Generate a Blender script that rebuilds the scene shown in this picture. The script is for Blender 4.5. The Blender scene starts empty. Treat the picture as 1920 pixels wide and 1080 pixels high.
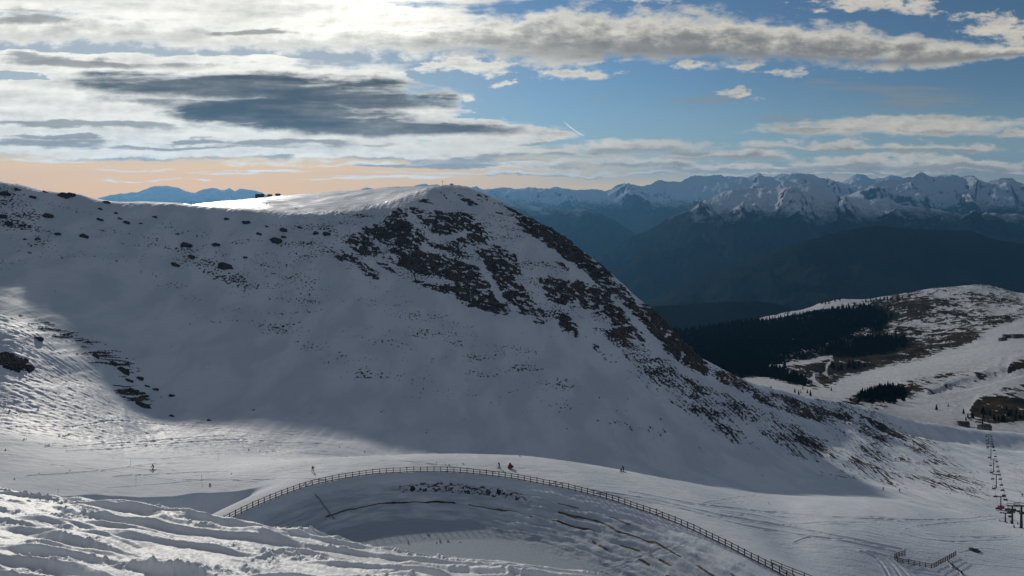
import bpy, math, random, os
import numpy as np
Q = float(os.environ.get('QUAL', '1'))      # mesh density (1 = final)
random.seed(7); RNG = np.random.default_rng(7)
F = 1493.0; CX = 960.0; HY = 365.0          # focal length in photo pixels, principal column, eye-level row
scene = bpy.context.scene
COL = scene.collection
f32 = np.float32

# ------------------------------------------------------------------ noise
_P = np.concatenate([RNG.permutation(256)]*2).astype(np.int32)
_A = np.linspace(0, 2*np.pi, 256, endpoint=False)
_G = np.stack([np.cos(_A), np.sin(_A)], 1).astype(f32)[RNG.permutation(256)]
def gn(x, y, seed=0):
    x = np.asarray(x, f32) + f32(seed*17.37); y = np.asarray(y, f32) + f32(seed*9.71)
    xf = np.floor(x); yf = np.floor(y)
    xi = xf.astype(np.int32) & 255; yi = yf.astype(np.int32) & 255
    fx = x-xf; fy = y-yf
    u = fx*fx*fx*(fx*(fx*6-15)+10); v = fy*fy*fy*(fy*(fy*6-15)+10)
    x1 = (xi+1) & 255; y1 = (yi+1) & 255
    a = _P[xi]; b = _P[x1]
    def d(h, p, q):
        g = _G[h]; return g[..., 0]*p + g[..., 1]*q
    n00 = d(_P[a+yi], fx, fy); n10 = d(_P[b+yi], fx-1, fy)
    n01 = d(_P[a+y1], fx, fy-1); n11 = d(_P[b+y1], fx-1, fy-1)
    return ((n00+(n10-n00)*u)*(1-v) + (n01+(n11-n01)*u)*v)*f32(1.5)
def fbm(x, y, o=5, seed=0, gain=.5, lac=2.03):
    s = 0; a = 1.0; t = 0
    for i in range(o):
        s = s + gn(x, y, seed+i*3)*f32(a); t += a; a *= gain; x = x*f32(lac); y = y*f32(lac)
    return s/f32(t)*f32(1.6)
def ridged(x, y, o=5, seed=0, gain=.5, lac=2.1):
    s = 0; a = 1.0; t = 0; w = 1.0
    for i in range(o):
        n = 1-np.abs(gn(x, y, seed+i*3)); n = n*n*w; w = np.clip(n*1.6, 0, 1)
        s = s + n*f32(a); t += a; a *= gain; x = x*f32(lac); y = y*f32(lac)
    return s/f32(t)
def sst(a, b, x):
    t = np.clip((x-a)/(b-a), 0, 1); return t*t*(3-2*t)
def pchip(xk, yk, x):
    """monotone cubic through (xk, yk), 1-D"""
    xk = np.asarray(xk, float); yk = np.asarray(yk, float)
    m = pslopes(xk[:, None], yk[:, None])[:, 0]
    i = np.clip(np.searchsorted(xk, x)-1, 0, len(xk)-2)
    h = xk[i+1]-xk[i]; t = np.clip((x-xk[i])/h, -3, 4)
    tc = np.clip(t, 0, 1)
    r = (2*tc**3-3*tc**2+1)*yk[i]+(tc**3-2*tc**2+tc)*h*m[i]+(-2*tc**3+3*tc**2)*yk[i+1]+(tc**3-tc**2)*h*m[i+1]
    return r
def pslopes(D, Z):
    K = D.shape[0]; h = D[1:]-D[:-1]; dl = (Z[1:]-Z[:-1])/h
    m = np.zeros_like(Z)
    for k in range(1, K-1):
        a, b = dl[k-1], dl[k]; w1 = 2*h[k]+h[k-1]; w2 = h[k]+2*h[k-1]
        ok = a*b > 0
        with np.errstate(all='ignore'):
            hm = (w1+w2)/(w1/np.where(ok, a, 1)+w2/np.where(ok, b, 1))
        m[k] = np.where(ok, hm, 0)
    m[0] = dl[0]; m[-1] = dl[-1]
    return m
def smooth1(a, n):
    if n < 1: return a
    k = np.hanning(2*n+3)[1:-1]; k /= k.sum()
    p = np.pad(a, n, mode='edge'); return np.convolve(p, k, 'valid')
def columns_to_grid(lines, C, Y, soft=12):
    """lines: list of [(px, py, depth), ...] from near to far; one monotone profile per column"""
    D = []; Z = []
    for q, L in enumerate(lines):
        L = np.array(L, float); sf = soft[q] if isinstance(soft, list) else soft
        d = smooth1(pchip(L[:, 0], L[:, 2], C), sf)
        py = smooth1(pchip(L[:, 0], L[:, 1], C), max(1, sf//3))
        D.append(d); Z.append((HY-py)/F*d)
    D = np.array(D); Z = np.array(Z)
    for k in range(1, len(D)): D[k] = np.maximum(D[k], D[k-1]+4)
    M = pslopes(D, Z)
    out = np.zeros((len(Y), len(C)))
    Yc = Y[:, None]
    for k in range(len(D)-1):
        h = D[k+1]-D[k]; t = (Yc-D[k])/h
        m = (t >= 0) & (t < 1)
        if k == 0: m |= t < 0
        if k == len(D)-2: m |= t >= 1
        t = np.clip(t, 0, 1)
        v = (2*t**3-3*t**2+1)*Z[k]+(t**3-2*t**2+t)*h*M[k]+(-2*t**3+3*t**2)*Z[k+1]+(t**3-t**2)*h*M[k+1]
        out[m] = v[m]
    return out, D, Z

# ------------------------------------------------------------------ linking helpers
def tag(o, label=None, cat=None, group=None, kind=None):
    for k, v in (('label', label), ('category', cat), ('group', group), ('kind', kind)):
        if v: o[k] = v
    return o
def link(name, me, mat=None, parent=None):
    o = bpy.data.objects.new(name, me)
    if me is not None and mat is not None and not me.materials: me.materials.append(mat)
    COL.objects.link(o)
    if parent is not None: o.parent = parent
    return o
def grid_mesh(name, X, Yg, Zg, attrs=None, smooth=True):
    R, C = Zg.shape
    co = np.empty((R*C, 3), f32)
    co[:, 0] = X.ravel(); co[:, 1] = Yg.ravel(); co[:, 2] = Zg.ravel()
    i = np.arange(R*C, dtype=np.int32).reshape(R, C)
    f = np.stack([i[:-1, :-1], i[:-1, 1:], i[1:, 1:], i[1:, :-1]], -1).reshape(-1, 4)
    return raw_mesh(name, co, f, attrs, smooth)
def raw_mesh(name, co, f, attrs=None, smooth=False):
    co = np.asarray(co, f32); f = np.asarray(f, np.int32); n, k = f.shape
    me = bpy.data.meshes.new(name)
    me.vertices.add(len(co)); me.vertices.foreach_set('co', co.ravel())
    me.loops.add(n*k); me.loops.foreach_set('vertex_index', f.ravel())
    me.polygons.add(n); me.polygons.foreach_set('loop_start', np.arange(0, n*k, k, dtype=np.int32))
    me.polygons.foreach_set('loop_total', np.full(n, k, np.int32))
    me.polygons.foreach_set('use_smooth', np.full(n, smooth, bool))
    for a, v in (attrs or {}).items():
        at = me.attributes.new(a, 'FLOAT', 'POINT'); at.data.foreach_set('value', np.asarray(v, f32).ravel())
    me.update(calc_edges=True)
    return me

# ------------------------------------------------------------------ sun direction
SUN_AZ, SUN_EL = math.radians(-24), math.radians(18.2)
SUN = np.array([math.sin(SUN_AZ)*math.cos(SUN_EL), math.cos(SUN_AZ)*math.cos(SUN_EL), math.sin(SUN_EL)])

# ------------------------------------------------------------------ the near mountain, basin floor and reservoir
C = np.concatenate([np.linspace(-900, -190, 50), np.arange(-180, 2101, 1.7/Q), np.linspace(2120, 2800, 50)])
Y = np.concatenate([np.arange(60, 160, 1.6/Q), np.arange(160, 244, .30/Q), np.arange(244, 420, .55/Q), np.arange(420, 720, .45/Q),
                    np.arange(720, 1000, 2.2/Q), np.linspace(1000, 1500, 40)])
def zl(px, z, d): return (px, HY - z/d*F, d)
LINES = [
 [zl(-900, -84, 60), zl(2800, -88, 60)],
 [zl(-900, -70, 215), zl(0, -78, 215), zl(300, -82, 225), zl(450, -82, 228), zl(600, -81, 234), zl(830, -80.6, 238), zl(960, -80.8, 236), zl(1110, -81, 224),
  zl(1270, -82, 205), zl(1400, -83, 190), zl(1500, -84, 182), zl(1740, -90, 198), zl(1920, -93, 205), zl(2800, -100, 205)],
 [(-900, 770, 275), (0, 800, 268), (300, 832, 292), (600, 852, 312), (830, 868, 326), (960, 874, 336), (1167, 886, 330), (1320, 903, 335),
  (1450, 918, 340), (1560, 920, 355), (1670, 930, 368), (1800, 956, 350), (1920, 985, 318), (2800, 990, 320)],
 [(-900, 560, 360), (0, 607, 352), (150, 690, 346), (300, 776, 345), (470, 792, 348), (600, 802, 353), (830, 822, 374), (960, 832, 380), (1167, 846, 388),
  (1320, 862, 400), (1450, 868, 425), (1560, 880, 450), (1670, 893, 480), (1800, 905, 480), (1920, 915, 460), (2800, 925, 460)],
 [(-900, 430, 455), (0, 470, 455), (150, 500, 460), (300, 556, 472), (470, 572, 490), (600, 575, 505), (720, 580, 512), (830, 605, 516), (960, 650, 505), (1080, 690, 500),
  (1200, 730, 500), (1320, 774, 510), (1400, 781, 530), (1440, 786, 548), (1560, 801, 590), (1680, 816, 630), (1800, 836, 645), (1920, 850, 645), (2800, 856, 650)],
 [(-900, 240, 480), (-300, 290, 505), (-120, 322, 518), (0, 343, 530), (60, 352, 536), (90, 359, 540), (130, 362, 546), (180, 372, 554), (240, 378, 564), (300, 382, 576), (400, 390, 593), (500, 397, 607),
  (560, 400, 615), (640, 398, 625), (700, 388, 637), (760, 366, 652), (800, 353, 662), (835, 347, 670), (865, 348, 674), (890, 357, 672), (925, 372, 667), (960, 391, 660), (1010, 417, 650),
  (1060, 446, 640), (1090, 470, 632), (1130, 500, 620), (1180, 545, 610), (1230, 587, 600), (1270, 626, 595), (1310, 667, 590), (1350, 691, 590),
  (1400, 715, 596), (1480, 737, 620), (1570, 758, 660), (1655, 776, 700), (1740, 797, 730), (1826, 808, 750), (1920, 818, 760), (2800, 840, 760)],
 [(-900, 300, 580), (-300, 330, 570), (-120, 350, 575), (0, 368, 585), (180, 392, 610), (300, 395, 670), (350, 386, 750), (420, 379, 800), (500, 370, 850), (600, 362, 870), (700, 354.5, 850), (760, 350, 810), (820, 349, 745),
  (860, 368, 735), (960, 440, 730), (1130, 560, 690), (1310, 720, 650), (1400, 760, 660), (1570, 800, 740), (1740, 830, 800), (1920, 850, 840), (2800, 880, 840)],
 [(-900, 440, 1000), (0, 450, 1000), (300, 440, 1050), (500, 420, 1100), (700, 420, 1100), (850, 520, 1050), (1130, 700, 1000), (1400, 850, 900), (1920, 950, 1000), (2800, 950, 1000)],
 [(-900, 600, 1500), (800, 700, 1500), (2800, 900, 1500)],
]
_r = LINES[5]; _b = []
for (px, py, d) in _r:      # a brow just before the crest keeps the skyline crisp
    d2 = d-22; z = (HY-py)/F*d-(9.5 if px < 420 else 8.0 if px < 760 else 6.0 if px < 900 else 9.0 if px < 1380 else 2.0)
    _b.append((px, HY-z/d2*F, d2))
LINES.insert(5, _b)
Zg, LD, LZ = columns_to_grid(LINES, C, Y, [80, 90, 90, 80, 30, 12, 10, 12, 20, 20])
Yg = np.repeat(Y[:, None], len(C), 1); Xg = (C[None, :]-CX)/F*Yg
PYg = HY - Zg/Yg*F
PXg = np.repeat(C[None, :], len(Y), 0)
ridge_d = LD[6][None, :]
front = 1-sst(4, 14, Yg-ridge_d)            # the side of the ridge turned to the reservoir
x = Xg.astype(f32); y = Yg.astype(f32)

def knoll(p, q, h, w):
    global Zg
    def pos(px, py):
        i = int(np.searchsorted(C, px)); s_ = (HY-py)/F*Y; m = (Zg[:, i] >= s_) & (Y > 420); j = int(np.argmax(m)); return np.array([(px-CX)/F*Y[j], Y[j]])
    a, b = pos(*p), pos(*q); d = b-a; L2 = d@d
    t = np.clip(((Xg-a[0])*d[0]+(Yg-a[1])*d[1])/L2, 0, 1)
    r = np.hypot(Xg-a[0]-t*d[0], Yg-a[1]-t*d[1])
    Zg = Zg+h*np.exp(-(r/w)**2)*(.75+.5*np.sin(3.1*t))
knoll((1565, 790), (1680, 832), 3.6, 9.0)
# reservoir: a rounded pond cut into a level ledge
FENCE_PX = [(410, 985), (447, 966), (485, 948), (533, 928), (583, 911), (640, 899), (700, 890), (765, 886), (830, 885), (890, 889), (950, 897), (1030, 911), (1110, 929),
            (1190, 954), (1270, 983), (1335, 1013), (1400, 1046), (1450, 1071), (1500, 1099)]
ZF = -80.0
FENCE = [((px-CX)/F*(-ZF*F/(py-HY)), -ZF*F/(py-HY)) for px, py in FENCE_PX]
RC = (-10.0, 160.0)
_fa = np.array([math.atan2(b-RC[1], a-RC[0]) for a, b in FENCE]); _fr = np.array([math.hypot(a-RC[0], b-RC[1]) for a, b in FENCE])
_o = np.argsort(_fa); _fa, _fr = _fa[_o], _fr[_o]
def pond_s(px, py):
    th = np.arctan2(py-RC[1], px-RC[0]); r = np.hypot(px-RC[0], py-RC[1])
    aa = np.concatenate([[-math.pi], [_fa[0]-.5], _fa, [_fa[-1]+.4], [math.pi]])
    rr = np.concatenate([[67], [_fr[0]], _fr, [67], [67]])
    o = np.argsort(aa)
    return r-np.interp(th, aa[o], rr[o]), th
S, TH = pond_s(Xg, Yg)
near = (Yg < 320)
w = sst(3, 20, S)
dipl = 222 + (Xg+70)*.22 + 2.0*fbm(x/14, y/14, 2, 91)    # left hollow: a bank under the piste edge
dip = 9*sst(0, 8, dipl-Yg)*sst(5, 16, S)*(1-sst(-78, -62, Xg))
base = Zg - dip
zz = np.where(S > 0, ZF*(1-w)+base*w, 0)
bank = ZF + .47*S
wob = fbm(x/9, y/9, 3, 40)
ice = -88.0
sm = 1.2
inn = ice + sm*np.log1p(np.exp(np.clip((bank-ice)/sm, -30, 30)))
inn += np.where(S > -21, .16*np.sin((S+1.3*wob)*2.1)*sst(-1, -4, S)*sst(-20, -16, S), 0)   # shelves left by the falling ice
arc = (TH*68).astype(f32); Sf = S.astype(f32)
inn += .30*fbm(arc/8+.2*wob, Sf/1.0, 4, 44)*sst(0, -3, S)*sst(-24, -16, S)
zz = np.where(S > 0, zz, inn)
Zg = np.where(near & ((S < 25) | (dip > 0)), zz, Zg)

# rock masks: soft ellipses where cliff and scree show (photo coordinates, laid on the slope itself)
W2, H2 = 480, 270
dens = np.zeros((H2, W2)); fine = np.zeros((H2, W2))
gx, gy = np.meshgrid((np.arange(W2)+.5)*4, (np.arange(H2)+.5)*4)
def blob(arr, cx, cy, rx, ry, ang, amp):
    a = math.radians(ang); dx = gx-cx; dy = gy-cy
    u = (dx*math.cos(a)+dy*math.sin(a))/rx; v = (-dx*math.sin(a)+dy*math.cos(a))/ry
    np.maximum(arr, amp*np.clip(1.25-.75*(u*u+v*v), 0, 1), out=arr)
for b in [(690, 455, 62, 34, -20, .9), (775, 432, 90, 30, -8, .95), (860, 432, 70, 36, 20, 1), (700, 500, 52, 16, 10, .9), (780, 488, 80, 38, 20, 1), (855, 505, 90, 46, 30, 1),
          (925, 510, 55, 50, 45, 1), (905, 565, 62, 20, 18, 1), (815, 530, 60, 20, 20, .9), (965, 555, 30, 52, -45, .85), (640, 470, 40, 26, 0, .55), (610, 450, 40, 30, 0, .42),
          (660, 485, 34, 10, 5, .9), (690, 512, 26, 10, 30, .9),
          (868, 372, 28, 7, 40, .8), (884, 380, 24, 5, 35, .8), (836, 370, 22, 5, 40, .7), (800, 378, 22, 6, 10, .7), (905, 372, 20, 10, 40, .75), (935, 400, 16, 6, 40, .6),
          (985, 420, 50, 16, 36, .8), (1040, 450, 60, 24, 44, 1), (1085, 478, 44, 20, 44, 1), (1130, 508, 30, 12, 42, 1), (1050, 545, 46, 26, 30, .9), (1110, 560, 64, 28, 38, .9), (1160, 590, 60, 26, 42, .95),
          (1205, 598, 70, 20, 43, .9), (1250, 638, 66, 20, 45, 1), (1292, 672, 48, 12, 42, 1), (1065, 608, 34, 16, 48, .9), (1162, 628, 24, 12, 20, .9), (1120, 655, 14, 7, 40, .8),
          (1352, 712, 26, 6, 30, .9), (1405, 735, 60, 8, 32, .8), (1010, 590, 30, 20, 50, .6),
          (1000, 425, 60, 20, 38, .95), (1065, 470, 70, 30, 46, 1), (1120, 512, 50, 20, 46, 1), (1165, 560, 50, 22, 46, .9), (1230, 610, 60, 24, 44, 1), (1275, 652, 60, 20, 44, 1.05), (1310, 682, 40, 12, 40, 1), (1135, 570, 70, 26, 42, .85), (1200, 640, 40, 14, 45, .7), (950, 395, 30, 10, 38, .6), (760, 400, 50, 12, -10, .8), (25, 680, 46, 15, 24, 1.2), (1570, 781, 34, 7, 8, 1), (1655, 803, 56, 8, 27, 1.1), (1640, 792, 40, 5, 20, .7)]:
    blob(dens, *b)
for pts, wl in [([(698, 448), (720, 468), (745, 487)], 3), ([(770, 405), (800, 438), (830, 452), (872, 440)], 3.5), ([(735, 500), (790, 520), (850, 532)], 3), ([(790, 465), (850, 482), (905, 500)], 2.6), ([(880, 470), (915, 520), (940, 562)], 3.2), ([(1035, 470), (1075, 500), (1110, 530)], 3), ([(1150, 560), (1190, 600), (1240, 650)], 3), ([(650, 470), (690, 490), (760, 540)], 3)]:
    for (xa, ya), (xb, yb) in zip(pts[:-1], pts[1:]):      # snow lying in the gullies
        tt_ = np.clip(((gx-xa)*(xb-xa)+(gy-ya)*(yb-ya))/((xb-xa)**2+(yb-ya)**2), 0, 1)
        dens -= .75*np.exp(-(np.hypot(gx-xa-tt_*(xb-xa), gy-ya-tt_*(yb-ya))/(wl*1.6))**2)
for b in [(20, 395, 80, 45, 15, .68), (110, 400, 80, 30, 15, .34), (420, 515, 80, 26, 30, .62), (345, 475, 40, 24, 10, .5), (560, 470, 60, 30, 35, .6), (600, 450, 60, 40, 20, .5), (340, 430, 60, 14, 10, .42),
          (140, 635, 120, 14, 22, .6), (215, 690, 70, 26, 28, .72), (250, 740, 50, 16, 30, .78), (1210, 680, 150, 24, 40, .8), (1300, 745, 150, 34, 38, .75), (1230, 700, 190, 40, 40, .55),
          (1000, 690, 120, 30, 25, .42), (1150, 640, 130, 50, 40, .5), (1050, 560, 140, 60, 40, .5), (760, 470, 180, 70, 15, .55), (1500, 765, 110, 20, 14, .95), (1450, 800, 150, 30, 24, .72), (1650, 820, 150, 36, 18, .62),
          (1740, 870, 120, 24, 16, .6), (1600, 790, 140, 30, 18, .7), (1400, 730, 90, 14, 30, .9), (540, 610, 60, 30, 20, .42), (440, 600, 80, 30, 20, .32), (330, 540, 60, 20, 20, .3), (1620, 850, 100, 24, 20, .5),
          (60, 770, 120, 26, 20, .38), (560, 640, 80, 18, 25, .36), (700, 700, 160, 30, 20, .36), (880, 640, 220, 40, 22, .42), (250, 470, 200, 50, 10, .34), (500, 520, 160, 60, 24, .42), (60, 460, 90, 60, 10, .36), (900, 720, 300, 40, 20, .3), (1560, 850, 200, 40, 16, .62), (1780, 900, 120, 26, 12, .5), (1100, 760, 220, 40, 24, .34), (650, 420, 90, 30, 0, .5), (930, 440, 60, 60, 45, .5)]:
    blob(fine, *b)
def sample(arr, px, py):
    u = np.clip(px/4-.5, 0, W2-1.01); v = np.clip(py/4-.5, 0, H2-1.01)
    i = u.astype(int); j = v.astype(int); a = u-i; b = v-j
    r = (arr[j, i]*(1-a)+arr[j, i+1]*a)*(1-b)+(arr[j+1, i]*(1-a)+arr[j+1, i+1]*a)*b
    return np.where((px < -40) | (px > 1960), r*.6, r)
dn = (sample(dens, PXg, PYg)*front).astype(f32); fn = (sample(fine, PXg, PYg)*front).astype(f32)
PXf, PYf = PXg.astype(f32), PYg.astype(f32)
# slope coordinates: across and up the face; strata dip gently to the right
zf = Zg.astype(f32)
right = sst(980, 1250, PXf)*sst(450, 560, PYf)
sx = x+.5*zf; sy = zf*1.25+x*.30+.25*y
n1 = fbm(sx/15, sy/10, 5, 3, .62); n2 = fbm(sx/5.5, sy/2.6, 5, 20, .62); rd = ridged(sx/18+.3*n1, sy/9, 5, 31, .55)
n5 = fbm(sx/2.2, sy/1.2, 4, 27, .6)
ledge = ridged(x/13+.25*n1, (zf*1.1+.42*x)/5.5+.3*n1, 3, 37, .5)
cl = dn*1.62-1.06+.55*n1+.55*n2+.42*n5-1.0*sst(.60, .86, ledge)*(.6+.5*n1)
cliff = sst(0, .14, cl)
# loose stones: lumps on the bowl, streaks down the fall line on the right
gx_s = (x*.80+zf*.95); gy_s = (x*.55-zf*.75)
n3a = fbm(x/1.35+.3*zf, zf/1.25+y/5, 4, 50, .66); n3b = .62*fbm(gx_s/1.1, gy_s/5.5, 4, 53, .65)+.6*fbm(x/1.9, zf/1.1+y/6, 4, 54, .65)
n3 = n3a*(1-right)+n3b*right
n4 = fbm(x/24, y/24+zf/9, 3, 60)
scree = sst(.0, .12, fn*1.05-.80+.80*n3+.40*n4)
bulge = sst(-.05, .7, cl)
Zg = Zg + bulge*(2.2*rd-.5+1.0*n2+.5*n5) + scree*.3*(1+n3)
# snow relief
snow = (1-cliff)*np.where(S > -2, 1, .15)
big = fbm(x/60, y/60, 3, 70)*sst(250, 330, Yg)*1.6+(.55*fbm(x/11, (y+zf)/55, 3, 72)+.22*fbm(x/4, (y+zf)/30, 3, 73))*sst(300, 380, Yg)*front
wind = fbm(x/18+.3*fbm(x/40, y/40, 2, 76), (y+zf)/60, 4, 74)
drift = fbm(x/13, y/8, 4, 75)
sast = ridged(x/6.5+.12*y+.5*drift, (y+.18*x)/1.5, 4, 80, .5)-.45           # wind ripples
lit_rough = np.zeros((H2, W2))
for b in [(60, 720, 220, 90, 20, 1), (140, 790, 260, 50, 8, 1), (330, 800, 260, 26, 12, .75), (40, 640, 110, 40, 20, .9), (560, 385, 330, 26, -3, .8), (300, 850, 420, 40, 4, .3), (1300, 960, 700, 90, 6, .22)]: blob(lit_rough, *b)
lit_rough = sample(lit_rough, PXg, PYg)
crust = np.where((Yg > ridge_d+3) & (PXg > 345) & (PXg < 850), 1.0, .55*lit_rough*(Yg < ridge_d))
lit_rough = np.where((Yg > ridge_d-6), .12, lit_rough)
Zg = Zg + snow*(.15*drift*sst(160, 260, Yg)+big*sst(0, 30, S) + sast*(.05+.25*lit_rough)*sst(2, 12, S))
Zg = Zg + snow*lit_rough*.30*fbm(x/5.5, y/1.8, 4, 85, .6)
# ski and groomer tracks pressed into the floor
def groove(pts, wpx, dep):
    """shallow groove under a path given by photo points on the floor"""
    global Zg
    pts = np.array(pts, float); t = np.linspace(0, 1, len(pts)); tt = np.linspace(0, 1, 60)
    q = np.stack([pchip(t, pts[:, 0], tt), pchip(t, pts[:, 1], tt)], 1)
    bx = (PXg > q[:, 0].min()-12) & (PXg < q[:, 0].max()+12) & (PYg > q[:, 1].min()-8) & (PYg < q[:, 1].max()+8) & (Yg < 460) & (Yg > 120)
    if not bx.any(): return
    X_, Y_ = PXg[bx], PYg[bx]*2.2; best = np.full(X_.shape, 1e9)
    for k in range(59):
        p = q[k]*(1, 2.2); e = q[k+1]*(1, 2.2)-p; L = e@e+1e-9
        u = np.clip(((X_-p[0])*e[0]+(Y_-p[1])*e[1])/L, 0, 1)
        best = np.minimum(best, np.hypot(X_-p[0]-u*e[0], Y_-p[1]-u*e[1]))
    Zg[bx] -= dep*np.exp(-(best/wpx)**2)-.5*dep*np.exp(-((best-2.2*wpx)/wpx)**2)
rg_ = random.Random(3)
for pts, wd, dp in [([(1110, 926), (1250, 950), (1420, 978), (1560, 1003), (1690, 1030)], 2.2, .22), ([(1120, 932), (1260, 960), (1440, 993), (1580, 1015), (1680, 1036)], 1.8, .18), ([(1180, 928), (1330, 948), (1500, 965), (1700, 975), (1900, 970)], 1.6, .15),
                    ([(1490, 1017), (1520, 1008), (1600, 1012), (1690, 1040)], 1.6, .14), ([(1690, 1000), (1740, 1012), (1800, 1016), (1900, 1012)], 2, .10), ([(1700, 992), (1752, 1004), (1820, 1008), (1910, 1003)], 2, .10), ([(1615, 1034), (1640, 1045), (1655, 1060), (1668, 1084)], 2, .2), ([(1628, 1034), (1656, 1046), (1675, 1062), (1690, 1084)], 2, .2), ([(1641, 1036), (1668, 1048), (1688, 1064), (1706, 1084)], 2, .18),
                    ([(120, 838), (200, 832), (300, 824), (420, 820)], 2, .2), ([(125, 846), (210, 842), (330, 830), (450, 826)], 2, .2), ([(20, 800), (120, 800), (220, 790), (330, 800)], 2, .2), ([(200, 916), (300, 908), (380, 902), (520, 900)], 1.6, .08), ([(400, 800), (560, 830), (700, 850), (840, 880)], 1.8, .12), ([(500, 850), (650, 858), (800, 872), (930, 890)], 1.6, .12)]:
    groove(pts, wd, dp)
for k in range(34):
    x0 = rg_.uniform(1080, 1850); y0 = rg_.uniform(935, 1050); L = rg_.uniform(60, 220); sl = rg_.uniform(-.12, .28); cv = rg_.uniform(-14, 14)
    groove([(x0, y0), (x0+L*.5, y0+sl*L*.5+cv*.5), (x0+L, y0+sl*L)], rg_.uniform(1, 1.8), rg_.uniform(.05, .13))
for k in range(30):
    x0 = rg_.uniform(-20, 600); y0 = rg_.uniform(790, 905); L = rg_.uniform(60, 260); sl = rg_.uniform(-.12, .16); cv = rg_.uniform(-8, 8)
    groove([(x0, y0), (x0+L*.5, y0+sl*L*.5+cv*.5), (x0+L, y0+sl*L)], rg_.uniform(1, 1.8), rg_.uniform(.06, .16))
bank_shade = np.clip(sst(-2.5, -6, S+1.5*wob)*(.55+.6*fbm(x/7, S.astype(f32)/1.2, 3, 97)), 0, 1)*sst(-17.5, -15.5, S)*near  # shade on the reservoir bank, painted into the snow colour in patches
brown = sst(.1, .5, fbm(x/22, y/22, 3, 95))*fn
rock = np.clip(np.maximum(cliff, scree*.95), 0, 1)
# pond bank: bare earth strips between the ice shelves
bs = (S+.35*wob+.8*fbm((TH*3).astype(f32), (TH*0).astype(f32), 2, 48))
tl = fbm((TH*5).astype(f32), (S*.12).astype(f32), 3, 47)
strip = (np.exp(-((bs+7.2)/.30)**2)*sst(-.42, -.2, tl)*(TH < 1.15)+np.exp(-((bs+10.2)/.30)**2)*sst(-.3, .0, -tl)+np.exp(-((bs+12.6)/.30)**2)*sst(-.1, .2, tl)*(TH < 1.0)+np.exp(-((bs+4.6)/.22)**2)*sst(.0, .3, tl)*(TH < 1.3))*(TH < 2.25)
patch = sst(.0, .25, fbm(arc/1.6, Sf/.55, 4, 49)+.06)*np.exp(-((S+5.2)/1.7)**4)*np.exp(-((TH-1.62)/.33)**4)
earth = np.clip(strip+patch, 0, 1)*(S < -1)*near
earth_c = np.clip(earth, 0, 1)
ice_shade = (sst(-15.2, -16.6, S+.8*wob))*near
TERR = dict(C=C, Y=Y, Z=Zg)
def ground(px, d):
    """height of the near ground at photo column px, depth d"""
    i = int(np.clip(np.searchsorted(C, px)-1, 0, len(C)-2)); j = int(np.clip(np.searchsorted(Y, d)-1, 0, len(Y)-2))
    a = (px-C[i])/(C[i+1]-C[i]); b = (d-Y[j])/(Y[j+1]-Y[j])
    Z = TERR['Z']
    return (Z[j, i]*(1-a)+Z[j, i+1]*a)*(1-b)+(Z[j+1, i]*(1-a)+Z[j+1, i+1]*a)*b
def hit(px, py, dmin=90, dmax=1400, far=False):
    """first point of the near ground met by the sight line through (px, py); far=True starts beyond the ridge"""
    i = int(np.clip(np.searchsorted(C, px)-1, 0, len(C)-2)); a = (px-C[i])/(C[i+1]-C[i])
    z = TERR['Z'][:, i]*(1-a)+TERR['Z'][:, i+1]*a
    s = (HY-py)/F*Y
    m = (z >= s) & (Y >= dmin) & (Y <= dmax)
    if not m.any(): return None
    j = int(np.argmax(m)); d = Y[j]
    if j > 0 and z[j-1] < s[j-1]:
        t = (s[j-1]-z[j-1])/((s[j-1]-z[j-1])+(z[j]-s[j])+1e-9); d = Y[j-1]+(Y[j]-Y[j-1])*t
    return np.array([(px-CX)/F*d, d, (HY-py)/F*d])

# ------------------------------------------------------------------ foreground snow slope the photographer stands on
FC = np.concatenate([np.linspace(-1500, -120, 40), np.arange(-110, 1150, 1.8/Q), np.linspace(1170, 2400, 30)])
FY = np.concatenate([np.linspace(3, 14, 30), np.arange(14.1, 40, .055/Q), np.linspace(42.5, 70, 40)])
FL = [[zl(-1500, -2.6, 3), zl(2400, -2.6, 3)],
      [(-1500, 1000, 20), (0, 1088, 19.5), (500, 1108, 19), (1000, 1122, 18), (2400, 1300, 15)],
      [(-1500, 720, 42), (-300, 874, 38), (0, 922, 36), (250, 957, 33), (500, 998, 30), (750, 1039, 27), (1000, 1080, 24), (1300, 1128, 22), (2400, 1330, 19)],
      [zl(-1500, -26, 60), zl(0, -31, 60), zl(500, -31, 56), zl(1000, -33, 52), zl(2400, -40, 50)],
      [zl(-1500, -40, 80), zl(2400, -60, 80)]]
FZ, _, _ = columns_to_grid(FL, FC, FY, soft=8)
FYg = np.repeat(FY[:, None], len(FC), 1); FXg = (FC[None, :]-CX)/F*FYg
fx = FXg.astype(f32); fy = FYg.astype(f32)
a_ = fx*.9-fy*.43; b_ = fx*.43+fy*.9
wa = fbm(a_/6, b_/3.2, 3, 101)
def steps(per, amp, sd, la, lb, wv, rise=.16):
    t = b_/per+wv*fbm(a_/la, b_/lb, 3, sd)+.06*fbm(a_/2.3+.3*b_, b_/1.9, 4, sd+2, .6)
    fr = t-np.floor(t); cell = np.floor(t)
    m = sst(-.25, .45, fbm(a_/(la*.6)+cell*7.3, cell*3.1, 3, sd+7))
    pr = sst(0, rise, fr)*(1-sst(.05, 1.0, fr)**.8)
    return amp*m*pr, m
h1, m1 = steps(1.8, .38, 103, 14, 7.0, .7)
h2, m2 = steps(.85, .22, 113, 8, 4.0, .7, .24)
h3, m3 = steps(.42, .07, 123, 4, 2.0, .6, .42)
crumb = sst(.15, .6, fbm(a_/3.5, b_/1.3, 3, 141))*np.maximum(0, fbm(fx*3.2, fy*2.8, 3, 143, .55)+.05)
edge_f = sst(8, 14, fy)
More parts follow.
